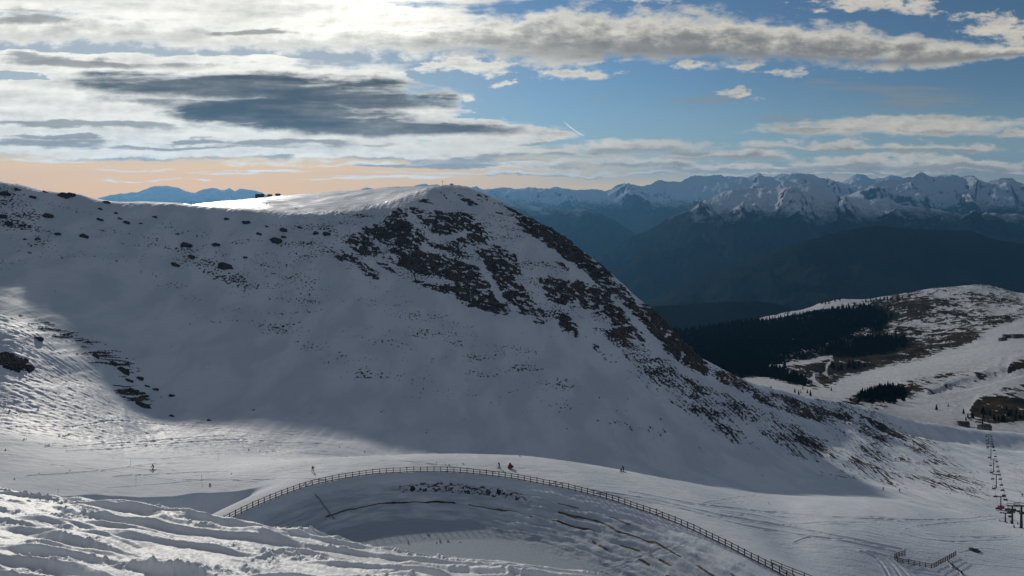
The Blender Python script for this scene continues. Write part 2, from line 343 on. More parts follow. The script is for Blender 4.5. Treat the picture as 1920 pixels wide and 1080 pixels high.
FZ = FZ + edge_f*(.95*h1+h2+h3+.02*fbm(fx*2.6, fy*2.0, 5, 131, .62)+.15*crumb+.035*(ridged(a_/1.5, b_/.55, 4, 155, .55)-.5)+.07*fbm(a_/7, b_/3, 3, 151))

# ------------------------------------------------------------------ valley hillside on the right
HC = np.concatenate([np.linspace(700, 1120, 30), np.arange(1130, 2080, 1.7/Q), np.linspace(2090, 2800, 40)])
HYs = np.concatenate([np.linspace(640, 800, 60), np.geomspace(802, 3500, int(560*Q)), np.linspace(3520, 4600, 50)])
HL = [
 [zl(700, -420, 640), zl(1400, -330, 640), zl(1600, -270, 700), zl(1740, -262, 730), zl(1850, -246, 745), zl(2800, -246, 745)],
 [(700, 900, 1100), (1150, 800, 1100), (1400, 742, 960), (1500, 752, 920), (1600, 768, 900), (1700, 790, 880), (1800, 806, 860), (1920, 808, 860), (2800, 800, 850)],
 [(700, 850, 1300), (1150, 770, 1300), (1400, 728, 1180), (1500, 736, 1150), (1600, 745, 1080), (1700, 757, 1040), (1800, 760, 1010), (1920, 752, 1000), (2800, 740, 1000)],
 [(700, 820, 1500), (1150, 740, 1500), (1400, 712, 1400), (1500, 712, 1350), (1600, 716, 1280), (1700, 706, 1240), (1800, 694, 1220), (1920, 682, 1200), (2800, 660, 1200)],
 [(700, 780, 1900), (1150, 700, 1900), (1400, 676, 1780), (1500, 674, 1720), (1600, 672, 1680), (1700, 664, 1620), (1800, 650, 1560), (1920, 636, 1500), (2800, 610, 1500)],
 [(700, 740, 2300), (1150, 650, 2300), (1400, 634, 2200), (1500, 628, 2150), (1600, 618, 2080), (1700, 610, 2000), (1800, 600, 1950), (1920, 588, 1900), (2800, 570, 1900)],
 [(700, 700, 2800), (1200, 628, 2700), (1330, 615, 2680), (1430, 597, 2680), (1500, 583, 2680), (1570, 567, 2680), (1640, 560, 2660), (1680, 556, 2640), (1740, 545, 2600), (1790, 539, 2580), (1830, 536.5, 2560), (1870, 541, 2540), (1920, 550, 2500), (2100, 545, 2500), (2800, 540, 2500)],
 [(700, 740, 3400), (1200, 680, 3300), (1430, 645, 3250), (1640, 610, 3250), (1830, 590, 3150), (1920, 600, 3100), (2800, 590, 3100)],
 [(700, 900, 4600), (2800, 800, 4600)]]
HZ, HD, _ = columns_to_grid(HL, HC, HYs, soft=16)
HYg = np.repeat(HYs[:, None], len(HC), 1); HXg = (HC[None, :]-CX)/F*HYg
hx = HXg.astype(f32); hy = HYg.astype(f32)
hPX = np.repeat(HC[None, :], len(HYs), 0); hPY = HY-HZ/HYg*F
def paint(paths, W=480, H=270, jitter=0):
    arr = np.zeros((H, W))
    for pts, w in paths:
        pts = np.array(pts, float)
        for k in range(len(pts)-1):
            p, q = pts[k], pts[k+1]; w0 = w if np.isscalar(w) else w[k]; w1 = w if np.isscalar(w) else w[k+1]
            d = q-p; L = d@d
            t = np.clip(((gx-p[0])*d[0]+(gy-p[1])*d[1])/L, 0, 1)
            dist = np.hypot(gx-(p[0]+t*d[0]), (gy-(p[1]+t*d[1]))*1.0)
            ww = w0+(w1-w0)*t
            np.maximum(arr, np.clip(1.5-dist/np.maximum(ww, 2.2), 0, 1), out=arr)
    return arr
piste = paint([([(1400, 718), (1450, 722), (1500, 735), (1545, 745)], 10), ([(1500, 745), (1560, 740), (1600, 722), (1660, 705), (1740, 690), (1830, 668), (1925, 640)], [10, 14, 17, 16, 14, 18, 26]),
               ([(1640, 795), (1690, 776), (1740, 764), (1800, 748), (1850, 722), (1925, 702)], [14, 16, 16, 16, 12, 11]), ([(1700, 790), (1790, 790), (1805, 765), (1830, 735), (1875, 712)], [16, 18, 13, 9, 8]),
               ([(1860, 810), (1925, 800)], 10), ([(1880, 690), (1900, 640)], 8), ([(1850, 640), (1925, 610)], 12)])
strip2 = paint([([(1428, 598), (1480, 590), (1500, 584), (1540, 574), (1580, 566)], [2.5, 3, 6, 6, 3.5]), ([(1580, 569), (1620, 561), (1668, 553)], [3.5, 4, 2.5])])
road = paint([([(1524, 706), (1528, 716), (1541, 724), (1546, 735)], 2.6), ([(1548, 698), (1552, 684), (1560, 678)], 2.6), ([(1440, 690), (1500, 683), (1560, 668)], 3.5), ([(1580, 655), (1600, 645)], 3)])
forest_d = np.zeros((H2, W2)); veg = np.zeros((H2, W2)); snowy = np.zeros((H2, W2))
for b in [(1300, 640, 150, 62, 5, 1), (1450, 630, 140, 34, -4, 1), (1560, 606, 100, 24, -8, 1), (1400, 680, 70, 26, 5, 1), (1640, 600, 30, 22, 0, .6), (1620, 652, 80, 16, -6, .8), (1240, 600, 60, 30, 0, 1), (1500, 668, 60, 10, -4, .35), (1475, 715, 40, 9, 10, .8), (1650, 738, 46, 12, 0, .8),
          (1580, 690, 60, 8, 0, .3)]:
    blob(forest_d, *b)
for b in [(1650, 655, 120, 30, -8, 1), (1600, 690, 120, 20, -8, 1), (1690, 580, 70, 22, 0, .9), (1650, 738, 70, 15, -8, 1), (1870, 775, 70, 24, 10, .95), (1790, 690, 60, 12, -15, .8), (1570, 725, 44, 16, 0, 1), (1780, 640, 60, 16, -10, .7), (1850, 560, 60, 10, 5, .4), (1900, 762, 40, 14, 10, .9), (1905, 685, 40, 7, -14, .7),
          (1840, 600, 90, 12, 0, .42), (1500, 735, 40, 8, 0, .9), (1740, 575, 90, 20, 5, .5)]:
    blob(veg, *b)
pF = sample(forest_d, hPX, hPY); pV = sample(veg, hPX, hPY); pP = sample(piste, hPX, hPY); pS = sample(strip2, hPX, hPY); pR = sample(road, hPX, hPY)
nh = fbm(hx/30, hy/60, 5, 161, .62); nh2 = fbm(hx/120, hy/200, 3, 171)
HZ = HZ+6*nh2*sst(900, 1200, hy)*(1-.8*pP)+2.0*nh*(1-.9*pP)*sst(760, 900, hy)+1.1*ridged(hx/26+hy/70, hy/30, 4, 175)*(1-pP)*sst(760, 900, hy)
# the cut bank between the two pistes
bankl = sample(paint([([(1745, 738), (1800, 722), (1860, 706), (1925, 690)], [3, 9, 10, 9])]), hPX, hPY)
HZ = HZ-5*sst(0, 1, bankl)
nh3 = fbm(hx/9, hy/26, 4, 167, .62)
cover = sst(-.25, .35, .7*nh+.95*nh3+.35*nh2+pV*.85-.16+pF*1.25-1.75*pP-1.1*pR)
cover = np.where(hPX < 1420, np.maximum(cover, .9), cover)
cover = np.clip(cover, 0, 1)*(1-.97*sst(.3, .7, pS))*(1-.92*sst(.3, .8, pP))*(1-.7*sst(.4, .8, pR))
HILL = dict(C=HC, Y=HYs, Z=HZ)
def hill_at(px, d):
    i = int(np.clip(np.searchsorted(HC, px)-1, 0, len(HC)-2)); j = int(np.clip(np.searchsorted(HYs, d)-1, 0, len(HYs)-2))
    a = (px-HC[i])/(HC[i+1]-HC[i]); b = (d-HYs[j])/(HYs[j+1]-HYs[j])
    return (HZ[j, i]*(1-a)+HZ[j, i+1]*a)*(1-b)+(HZ[j+1, i]*(1-a)+HZ[j+1, i+1]*a)*b
def hill_hit(px, py):
    i = int(np.clip(np.searchsorted(HC, px)-1, 0, len(HC)-2))
    s = (HY-py)/F*HYs; m = HZ[:, i] >= s
    m &= HYs > 780
    if not m.any(): return None
    d = HYs[int(np.argmax(m))]
    return np.array([(px-CX)/F*d, d, hill_at(px, d)])

# ------------------------------------------------------------------ far ranges
def mountain_range(name, crest, d, fd, bd, zb, amp, lam, seed, mat, cols=2.0, rows=150, jag=1.0, xs=None):
    c = np.array(crest, float)
    x0, x1 = c[0, 0], c[-1, 0]
    cc = np.arange(x0, x1+.1, cols/Q)
    py = pchip(c[:, 0], c[:, 1], cc)
    t = np.concatenate([-(1-np.linspace(0, 1, int(rows*Q)))**1.15, np.linspace(0, 1, 24)[1:]])   # -1 foot .. 0 crest .. 1 back
    T = np.repeat(t[:, None], len(cc), 1)
    X0 = (cc-CX)/F*d
    zc = (HY-py)/F*d
    sway = lam*.9*fbm(X0/(lam*2.2), X0*0+seed, 2, seed+5)
    Yy = d+np.where(T < 0, T*fd, T*bd)+sway[None, :]*(1-np.abs(T))*.6
    Xx = np.repeat(X0[None, :], len(t), 0)*(Yy/d)
    xx = (Xx/lam).astype(f32); yy = (Yy/lam).astype(f32)
    jg = fbm(X0/(lam*.22), X0*0+seed*1.7, 5, seed+9, .6)
    wx = .35*fbm(xx*.8, yy*.8, 3, seed+2)
    sp = ridged(xx+wx, yy*.42+wx, 6, seed, .44)
    sp2 = fbm(xx*3.1, yy*1.7, 5, seed+11, .5)
    A = np.abs(T)
    prof = np.where(T < 0, (1-A)**.92, 1-A**.9)
    
    m = np.clip(A*4.5, 0, 1)
    Zz = zb+(zc[None, :]-zb)*prof+fbm(xx*4.2, yy*2.6, 5, seed+9, .55)*amp*.12*jag*(1-A)**5
    Zz = Zz+m*(1-A**3)*amp*((sp-.52)*1.0+sp2*.28)
    Zz = np.where(T < 0, np.minimum(Zz, zc[None, :]*(Yy/d)+1e9), Zz)
    me = grid_mesh(name, Xx, Yy, Zz)
    o = link(name, me, mat); tag(o, kind='structure')
    return o
RANGES = [
 # name, crest, distance, front, back, base z, relief, wavelength
 ('mountains', [(150, 380), (180, 373), (200, 367), (230, 362), (255, 361), (270, 355), (282, 351), (300, 348.5), (325, 350), (335, 352), (345, 357), (365, 361), (380, 355), (392, 352.5), (405, 352), (418, 356), (430, 352.5), (440, 358), (452, 353), (470, 356), (490, 361), (505, 369), (560, 384)], 33000, 4200, 5000, -900, 420, 2300, 3, 'far', .8, 70, .9),
 ('mountains', [(640, 374), (668, 358), (680, 354), (691, 351), (705, 355), (725, 356), (740, 352), (760, 352), (775, 349), (790, 345), (797, 344), (805, 347), (818, 346), (830, 350), (850, 352), (885, 356)], 31000, 4200, 4500, -900, 350, 2000, 5, 'far', 1, 50, .7),
 ('mountains', [(860, 350), (880, 351), (893, 349), (905, 353), (920, 352), (945, 353), (965, 352.5), (990, 350.5), (1000, 350), (1012, 353), (1030, 353), (1060, 354), (1090, 356), (1105, 355), (1130, 357), (1150, 351), (1165, 347), (1180, 346), (1195, 347), (1215, 346), (1240, 341), (1262, 341), (1290, 335), (1308, 329), (1318, 329), (1330, 330), (1345, 327), (1360, 330), (1385, 331), (1410, 335), (1460, 340)], 27000, 4200, 4500, -1300, 640, 2400, 7, 'far', 1.3, 130, 1),
 ('mountains', [(1010, 420), (1060, 405), (1100, 392), (1130, 383), (1150, 374), (1165, 364), (1180, 356.5), (1195, 362), (1215, 373), (1240, 380), (1290, 384), (1340, 392)], 21500, 3300, 3500, -1300, 700, 2000, 11, 'far', 1.5, 130, .8),
 ('mountains', [(1540, 352), (1575, 343), (1590, 336), (1600, 329), (1608, 327), (1620, 329), (1635, 337), (1650, 334), (1668, 330), (1680, 331), (1720, 338)], 31000, 4500, 4000, -900, 500, 2200, 13, 'far', 1.3, 80, 1),
 ('mountains', [(1300, 362), (1340, 350), (1370, 338), (1385, 336), (1400, 331), (1412, 328), (1424, 323.5), (1434, 328), (1450, 330), (1465, 326), (1480, 325), (1492, 322.5), (1501, 321.5), (1512, 326), (1530, 331), (1550, 333), (1575, 340), (1600, 350), (1660, 362), (1720, 372)], 23000, 4000, 4000, -1300, 760, 2200, 17, 'far', 1.3, 150, 1),
 ('mountains', [(1540, 392), (1580, 372), (1610, 356), (1640, 347), (1665, 342), (1690, 335), (1712, 330), (1732, 324.5), (1745, 329), (1768, 328), (1785, 327.5), (1800, 333), (1820, 329), (1832, 334), (1850, 339), (1868, 335), (1880, 333.5), (1895, 332), (1910, 340), (1925, 347), (1980, 352), (2060, 345), (2150, 352)], 19500, 4200, 4300, -1300, 820, 2200, 19, 'far', 1.3, 150, 1),
 ('mountains', [(780, 400), (880, 372), (930, 370), (960, 376), (985, 384), (1010, 388), (1030, 394), (1055, 397), (1090, 392), (1115, 398), (1140, 408), (1165, 422), (1182, 432), (1194, 440), (1215, 456), (1240, 480)], 15500, 3000, 2600, -1350, 420, 1500, 23, 'far', 1.6, 130, .5),
 ('mountains', [(1060, 545), (1110, 512), (1140, 488), (1160, 470), (1180, 455), (1210, 432), (1240, 416), (1270, 401), (1300, 388), (1320, 379), (1340, 371), (1362, 361), (1378, 354), (1395, 355), (1415, 352), (1435, 350), (1460, 354), (1485, 352), (1500, 347), (1517, 343.5), (1530, 347), (1548, 355), (1562, 362), (1585, 368), (1620, 372), (1660, 375), (1700, 384), (1760, 392), (1850, 400), (1960, 410), (2100, 420)], 12500, 3600, 3400, -1350, 640, 1700, 29, 'far', 1.3, 210, .8),
 ('mountains', [(1120, 640), (1200, 585), (1300, 530), (1400, 490), (1480, 458), (1560, 436), (1620, 425), (1650, 422), (1690, 427), (1740, 430), (1790, 432), (1818, 432), (1840, 438), (1860, 446), (1890, 451), (1925, 454), (2000, 470), (2200, 500)], 7600, 2300, 2300, -1350, 230, 1100, 31, 'wood', 1.8, 130, .3),
 ('mountains', [(820, 700), (900, 620), (1000, 560), (1060, 530), (1110, 505), (1150, 520), (1200, 560), (1260, 610)], 9000, 1800, 2000, -1350, 200, 1000, 41, 'wood', 2.2, 80, .3),
 ('hills', [(1080, 640), (1150, 595), (1210, 574), (1250, 569), (1300, 568), (1340, 564), (1375, 561.5), (1410, 562), (1440, 567), (1465, 574), (1500, 590), (1600, 640)], 4800, 1300, 1400, -1250, 60, 500, 37, 'wood', 1.6, 90, .35),
]

# ------------------------------------------------------------------ node helpers and materials
class S:
    """a socket that can be used in arithmetic inside node tree nt"""
    def __init__(s, nt, so): s.nt, s.so = nt, so
    def _op(s, op, *o): return math_node(s.nt, op, s, *o)
    def __add__(s, o): return s._op('ADD', o)
    __radd__ = __add__
    def __sub__(s, o): return s._op('SUBTRACT', o)
    def __rsub__(s, o): return math_node(s.nt, 'SUBTRACT', o, s)
    def __mul__(s, o): return s._op('MULTIPLY', o)
    __rmul__ = __mul__
    def __truediv__(s, o): return s._op('DIVIDE', o)
    def max(s, o): return s._op('MAXIMUM', o)
    def min(s, o): return s._op('MINIMUM', o)
    def pow(s, o): return s._op('POWER', o)
    def abs(s): return s._op('ABSOLUTE')
def put(nt, v, socket):
    if isinstance(v, S): nt.links.new(v.so, socket)
    else: socket.default_value = v
def math_node(nt, op, *a, clamp=False):
    n = nt.nodes.new('ShaderNodeMath'); n.operation = op; n.use_clamp = clamp
    for i, v in enumerate(a): put(nt, v, n.inputs[i])
    return S(nt, n.outputs[0])
def smooth(nt, v, a, b, lo=0., hi=1., kind='SMOOTHSTEP'):
    n = nt.nodes.new('ShaderNodeMapRange'); n.interpolation_type = kind; n.clamp = True if kind == 'LINEAR' else n.clamp
    put(nt, v, n.inputs['Value']); n.inputs['From Min'].default_value = a; n.inputs['From Max'].default_value = b
    n.inputs['To Min'].default_value = lo; n.inputs['To Max'].default_value = hi
    return S(nt, n.outputs['Result'])
def noise(nt, vec, scale, detail=4, rough=.55, dist=0., out='Fac', kind='FBM', lac=2.):
    n = nt.nodes.new('ShaderNodeTexNoise'); n.noise_dimensions = '3D'
    if hasattr(n, 'noise_type'): n.noise_type = kind
    put(nt, vec, n.inputs['Vector']); n.inputs['Scale'].default_value = scale; n.inputs['Detail'].default_value = detail
    n.inputs['Roughness'].default_value = rough; n.inputs['Distortion'].default_value = dist; n.inputs['Lacunarity'].default_value = lac
    return S(nt, n.outputs[out])
def mapping(nt, vec, scale=(1, 1, 1), loc=(0, 0, 0), rot=(0, 0, 0)):
    n = nt.nodes.new('ShaderNodeMapping'); put(nt, vec, n.inputs['Vector'])
    n.inputs['Scale'].default_value = scale; n.inputs['Location'].default_value = loc; n.inputs['Rotation'].default_value = rot
    return S(nt, n.outputs[0])
def mixc(nt, f, a, b):
    n = nt.nodes.new('ShaderNodeMix'); n.data_type = 'RGBA'
    put(nt, f, n.inputs[0])
    for v, s in ((a, n.inputs[6]), (b, n.inputs[7])):
        if isinstance(v, S): nt.links.new(v.so, s)
        else: s.default_value = (*v, 1)
    return S(nt, n.outputs[2])
def attr(nt, name):
    n = nt.nodes.new('ShaderNodeAttribute'); n.attribute_name = name; return S(nt, n.outputs['Fac'])
def geom(nt, out='Position'):
    n = nt.nodes.new('ShaderNodeNewGeometry'); return S(nt, n.outputs[out])
def objco(nt):
    n = nt.nodes.new('ShaderNodeTexCoord'); return S(nt, n.outputs['Object'])
def sepz(nt, v):
    n = nt.nodes.new('ShaderNodeSeparateXYZ'); put(nt, v, n.inputs[0]); return [S(nt, o) for o in n.outputs]
def bump(nt, h, strength, dist):
    n = nt.nodes.new('ShaderNodeBump'); put(nt, h, n.inputs['Height']); n.inputs['Strength'].default_value = strength; n.inputs['Distance'].default_value = dist
    return S(nt, n.outputs[0])
def new_mat(name):
    m = bpy.data.materials.new(name); m.use_nodes = True; nt = m.node_tree
    return m, nt, nt.nodes['Principled BSDF']
def setp(nt, b, **k):
    for n, v in k.items():
        s = b.inputs[n.replace('_', ' ')]
        if isinstance(v, S): nt.links.new(v.so, s)
        elif isinstance(v, tuple) and len(v) == 3: s.default_value = (*v, 1)
        else: s.default_value = v
SNOW = (.80, .83, .87); SNOW2 = (.76, .80, .86)
def m_terrain():
    m, nt, b = new_mat('snow and rock')
    p = geom(nt)
    r = attr(nt, 'rock'); e = attr(nt, 'earth'); ic = attr(nt, 'ice_shade'); br = attr(nt, 'brown')
    n1 = noise(nt, p, .9, 5, .65); n2 = noise(nt, mapping(nt, p, (1, 1, 2.2)), .16, 5, .6)
    rf = smooth(nt, r+(n1-.5)*.5, .34, .58)
    rockc = mixc(nt, smooth(nt, n2, .35, .65), (.018, .017, .017), (.072, .062, .054))
    rockc = mixc(nt, smooth(nt, br+(n1-.5)*.6, .2, .6, 0, .7), rockc, (.075, .052, .032))
    sn = mixc(nt, smooth(nt, n2, .3, .7), SNOW, SNOW2)
    sn = mixc(nt, smooth(nt, attr(nt, 'wind'), -.5, .5), sn, (.65, .70, .76))
    sn = mixc(nt, ic, sn, (.42, .48, .54))  # blue-grey for the pond ice and for the painted shade on its bank
    n4 = noise(nt, mapping(nt, p, (1, 1, 1.7)), 1.9, 6, .7)
    c = mixc(nt, rf*smooth(nt, n4, .62, .52, .62, 1.), sn, rockc)
    ef = smooth(nt, e+(n1-.5)*.35, .3, .6)
    c = mixc(nt, ef, c, mixc(nt, smooth(nt, n2, .4, .6), (.028, .026, .025), (.16, .115, .075)))
    gl = attr(nt, 'crust')
    rough = mixc(nt, rf, mixc(nt, gl, (.75, .75, .75), (.40, .40, .40)), (1., 1., 1.))
    n3 = noise(nt, mapping(nt, p, (1, 1, 1.6)), 1.6, 5, .62)
    setp(nt, b, Base_Color=c, Roughness=rough, Normal=bump(nt, n3, .35, .35), IOR=1.4, Specular_IOR_Level=mixc(nt, rf, (.5, .5, .5), (0., 0., 0.)))
    return m
def m_foresnow():
    m, nt, b = new_mat('wind packed snow')
    p = geom(nt)
    n3 = noise(nt, p, 9, 5, .65)
    sn = mixc(nt, noise(nt, p, .8, 3), SNOW, (.84, .86, .88))
    setp(nt, b, Base_Color=sn, Roughness=.5, Normal=bump(nt, n3, .35, .06), IOR=1.31)
    return m
def m_hill():
    m, nt, b = new_mat('patchy snow hillside')
    p = geom(nt)
    r = attr(nt, 'cover'); fo = attr(nt, 'forest')
    n1 = (noise(nt, mapping(nt, p, (1, .4, 1)), .22, 7, .75)-.5)*2.2+.5; n2 = noise(nt, p, .02, 4, .6)
    f = smooth(nt, r+(n1-.5)*1.1, .22, .78)
    vc = mixc(nt, smooth(nt, n2, .35, .65), (.022, .021, .018), (.065, .049, .032))
    vc = mixc(nt, fo, vc, (.012, .016, .013))
    sn = mixc(nt, smooth(nt, n1, .2, .8), (.62, .64, .67), (.42, .44, .47))
    setp(nt, b, Base_Color=mixc(nt, f, sn, vc), Roughness=1., Specular_IOR_Level=mixc(nt, f, (.4, .4, .4), (0., 0., 0.)))
    return m
def m_far(treeline=-270, soft=150, name='alpine mountains'):
    m, nt, b = new_mat(name)
    p = geom(nt); z = sepz(nt, p)[2]
    nz = sepz(nt, geom(nt, 'True Normal'))[2]
    n1 = noise(nt, p, .0016, 6, .65); n2 = noise(nt, p, .0075, 5, .7)
    line = smooth(nt, z+(n1-.5)*620+(n2-.5)*380, treeline-soft, treeline+soft)
    rk = smooth(nt, nz+(n2-.5)*.45, .46, .66)
    snow = line*rk
    low = mixc(nt, smooth(nt, n1, .4, .62), (.016, .022, .020), (.032, .034, .026))
    # cleared meadows and hamlets low in the valley
    mead = smooth(nt, noise(nt, p, .0011, 5, .6), .60, .68)*smooth(nt, z, -1150, -1280)
    low = mixc(nt, mead*.5, low, (.045, .05, .042))
    low = mixc(nt, line, low, (.05, .054, .06))
    setp(nt, b, Base_Color=mixc(nt, snow, low, (.66, .70, .76)), Roughness=1., Specular_IOR_Level=0.)
    return m
def plain(name, col, rough=.6, var=.25, scale=6., metal=0.):
    m, nt, b = new_mat(name)
    n = noise(nt, objco(nt), scale, 4, .6)
    d = tuple(c*(1-var) for c in col); l = tuple(min(1, c*(1+var)) for c in col)
    setp(nt, b, Base_Color=mixc(nt, smooth(nt, n, .3, .7), d, l), Roughness=rough, Metallic=metal)
    return m
M = dict(terrain=m_terrain(), fore=m_foresnow(), hill=m_hill(), far=m_far(), wood=m_far(5000, 100, 'wooded hill'))
M['fence'] = plain('weathered dark timber', (.045, .036, .030), .8)
M['needle'] = plain('dark needles', (.010, .015, .012), 1., .35, 2); M['needle'].node_tree.nodes['Principled BSDF'].inputs['Specular IOR Level'].default_value = 0
M['bark'] = plain('bark', (.05, .038, .03), .9)
M['steel'] = plain('dark painted steel', (.035, .038, .042), .5, .2, 3, .3)
M['galv'] = plain('galvanised steel', (.18, .19, .20), .45, .2, 3, .6)
M['redpaint'] = plain('red painted steel', (.30, .03, .03), .5)
M['redcover'] = plain('red cover cloth', (.27, .03, .022), .7)
M['darkcloth'] = plain('dark ski suit', (.018, .02, .026), .8)
M['skin'] = plain('skin', (.45, .28, .2), .6, .1)
M['ski'] = plain('dark skis', (.04, .04, .05), .4)
M['wood'] = M['wood']
M['hutwood'] = plain('brown boards', (.085, .055, .035), .8, .35, 3)
M['hutroof'] = plain('dark roof', (.05, .052, .058), .7)
M['snowcap'] = plain('roof snow', (.80, .83, .87), .6, .04)
M['rock'] = plain('dark boulder', (.045, .042, .040), .9, .5, .8)
M['glass'] = plain('window glass', (.02, .025, .03), .15)
M['white'] = plain('white paint', (.75, .75, .75), .6, .05)
M['orange'] = plain('orange paint', (.5, .14, .03), .6, .1)
M['pipe'] = plain('grey pipe', (.24, .25, .26), .6)

# ------------------------------------------------------------------ build the land
land = link('mountain', grid_mesh('mountain', Xg, Yg, Zg, dict(rock=rock, earth=earth_c, ice_shade=np.maximum(ice_shade, bank_shade), brown=brown, wind=wind, crust=crust)), M['terrain']); tag(land, kind='structure')
fore = link('snow_slope', grid_mesh('snow_slope', FXg, FYg, FZ), M['fore']); tag(fore, kind='structure')
hill = link('hillside', grid_mesh('hillside', HXg, HYg, HZ, dict(cover=cover, forest=np.clip(pF*1.3, 0, 1))), M['hill']); tag(hill, kind='structure')
for R in RANGES:
    mountain_range(R[0], R[1], R[2], R[3], R[4], R[5], R[6], R[7], R[8], M[R[9]], R[10], R[11], R[12])
def flat(name, z, x0, x1, y0, y1, n=40):
    gx_, gy_ = np.meshgrid(np.linspace(x0, x1, n), np.linspace(y0, y1, n))
    return grid_mesh(name, gx_, gy_, z+20*fbm(gx_/3000, gy_/3000, 3, 55))
ground_o = link('ground', flat('ground', -1340, -37500, 37500, -6000, 38500, 80), M['far']); tag(ground_o, kind='structure')

# ------------------------------------------------------------------ camera, sun, air
cam = bpy.data.cameras.new('camera'); cam.lens = F*36/1920; cam.sensor_width = 36
cam.shift_y = -(540-HY)/1920; cam.clip_start = .5; cam.clip_end = 250000
co = link('camera', cam); co.rotation_euler = (math.radians(90), 0, 0); scene.camera = co
sun = bpy.data.lights.new('sun', 'SUN'); sun.energy = 1.9; scene.view_settings.exposure = 0; sun.angle = math.radians(1.4); sun.color = (1, .93, .82)
so = link('sun', sun); so.rotation_euler = (math.radians(90)-SUN_EL, 0, math.pi-SUN_AZ)
HAZE = float(os.environ.get('HAZE', '2.1e-5'))
if HAZE > 0:
    hx0, hx1, hy0, hy1, hz0, hz1 = -38000, 38000, -6500, 39000, -1420, 1050
    v = [(a, b, c) for c in (hz0, hz1) for b in (hy0, hy1) for a in (hx0, hx1)]
    fcs = [(0, 2, 3, 1), (4, 5, 7, 6), (0, 1, 5, 4), (2, 6, 7, 3), (0, 4, 6, 2), (1, 3, 7, 5)]
    me = raw_mesh('haze', v, fcs)
    m = bpy.data.materials.new('haze'); m.use_nodes = True; nt = m.node_tree; nt.nodes.clear()
    out = nt.nodes.new('ShaderNodeOutputMaterial'); vol = nt.nodes.new('ShaderNodeVolumePrincipled')
    vol.inputs['Color'].default_value = (.19, .51, .90, 1); vol.inputs['Density'].default_value = HAZE; vol.inputs['Anisotropy'].default_value = .5
    nt.links.new(vol.outputs[0], out.inputs['Volume'])
    tag(link('haze', me, m), kind='stuff')

# ------------------------------------------------------------------ sky
w = bpy.data.worlds.new('World'); scene.world = w; w.use_nodes = True
nt = w.node_tree; nt.nodes.clear()
wo = nt.nodes.new('ShaderNodeOutputWorld'); bg = nt.nodes.new('ShaderNodeBackground'); bg.inputs['Strength'].default_value = .1
nt.links.new(bg.outputs[0], wo.inputs['Surface'])
sky = nt.nodes.new('ShaderNodeTexSky'); sky.sky_type = 'NISHITA'; sky.sun_disc = False
sky.sun_elevation = SUN_EL; sky.sun_rotation = SUN_AZ; sky.altitude = 2300; sky.air_density = 1.0; sky.dust_density = .6; sky.ozone_density = 1.5
SKYC = S(nt, sky.outputs[0])
def mulc(c, k):
    n = nt.nodes.new('ShaderNodeMix'); n.data_type = 'RGBA'; n.blend_type = 'MULTIPLY'; n.inputs[0].default_value = 1.
    put(nt, c, n.inputs[6])
    if isinstance(k, tuple): n.inputs[7].default_value = (*k, 1)
    else: put(nt, k, n.inputs[7])
    return S(nt, n.outputs[2])
def vscale(c, k):
    n = nt.nodes.new('ShaderNodeCombineColor')
    for i in range(3): put(nt, k, n.inputs[i])
    return mulc(c, S(nt, n.outputs[0]))
vmul = mulc
tc = nt.nodes.new('ShaderNodeTexCoord'); D = S(nt, tc.outputs['Generated'])
dx, dy, dz = sepz(nt, D)
yy = dy.max(.05)
U = (dx/yy)*(F/1000)+CX/1000           # bearing, in thousandths of the focal grid, measured from north
V = (dz/yy)*(F/1000)                   # height above the horizon on the same grid
W = HY/1000-V
def comb(a, b, c=0.):
    n = nt.nodes.new('ShaderNodeCombineXYZ')
    for i, v in enumerate((a, b, c)): put(nt, v, n.inputs[i])
    return S(nt, n.outputs[0])
def curve(v, pts):
    n = nt.nodes.new('ShaderNodeFloatCurve'); put(nt, v, n.inputs['Value']); c = n.mapping.curves[0]
    while len(c.points) < len(pts): c.points.new(.5, .5)
    for q, (a, b) in zip(c.points, pts): q.location = (a, b); q.handle_type = 'AUTO_CLAMPED'
    n.mapping.update(); return S(nt, n.outputs[0])
Un = U/1.92
P0 = comb(U, W)
# two warps: broad drift and puffs
nb = (noise(nt, mapping(nt, P0, (3.2, 11, 1)), 1, 5, .6)-.5)*2
npf = (noise(nt, mapping(nt, P0, (16, 30, 1), (3, 1, 0)), 1, 7, .62)-.5)*2
nst = (noise(nt, mapping(nt, P0, (5, 46, 1), (7, 2, 0)), 1, 6, .58)-.5)*2
wx_ = (noise(nt, mapping(nt, P0, (4, 14, 1), (5, 9, 0)), 1, 6, .62)-.5)
wy_ = (noise(nt, mapping(nt, P0, (7, 16, 1), (2, 4, 0)), 1, 6, .6)-.5)
nf = (noise(nt, mapping(nt, P0, (26, 60, 1), (1, 6, 0)), 1, 5, .6)-.5)*2
P1 = (U+wx_*.26, W+wy_*.050+nf*.003)
P2 = (U+wx_*.55, W+wy_*.030+nst*.016)
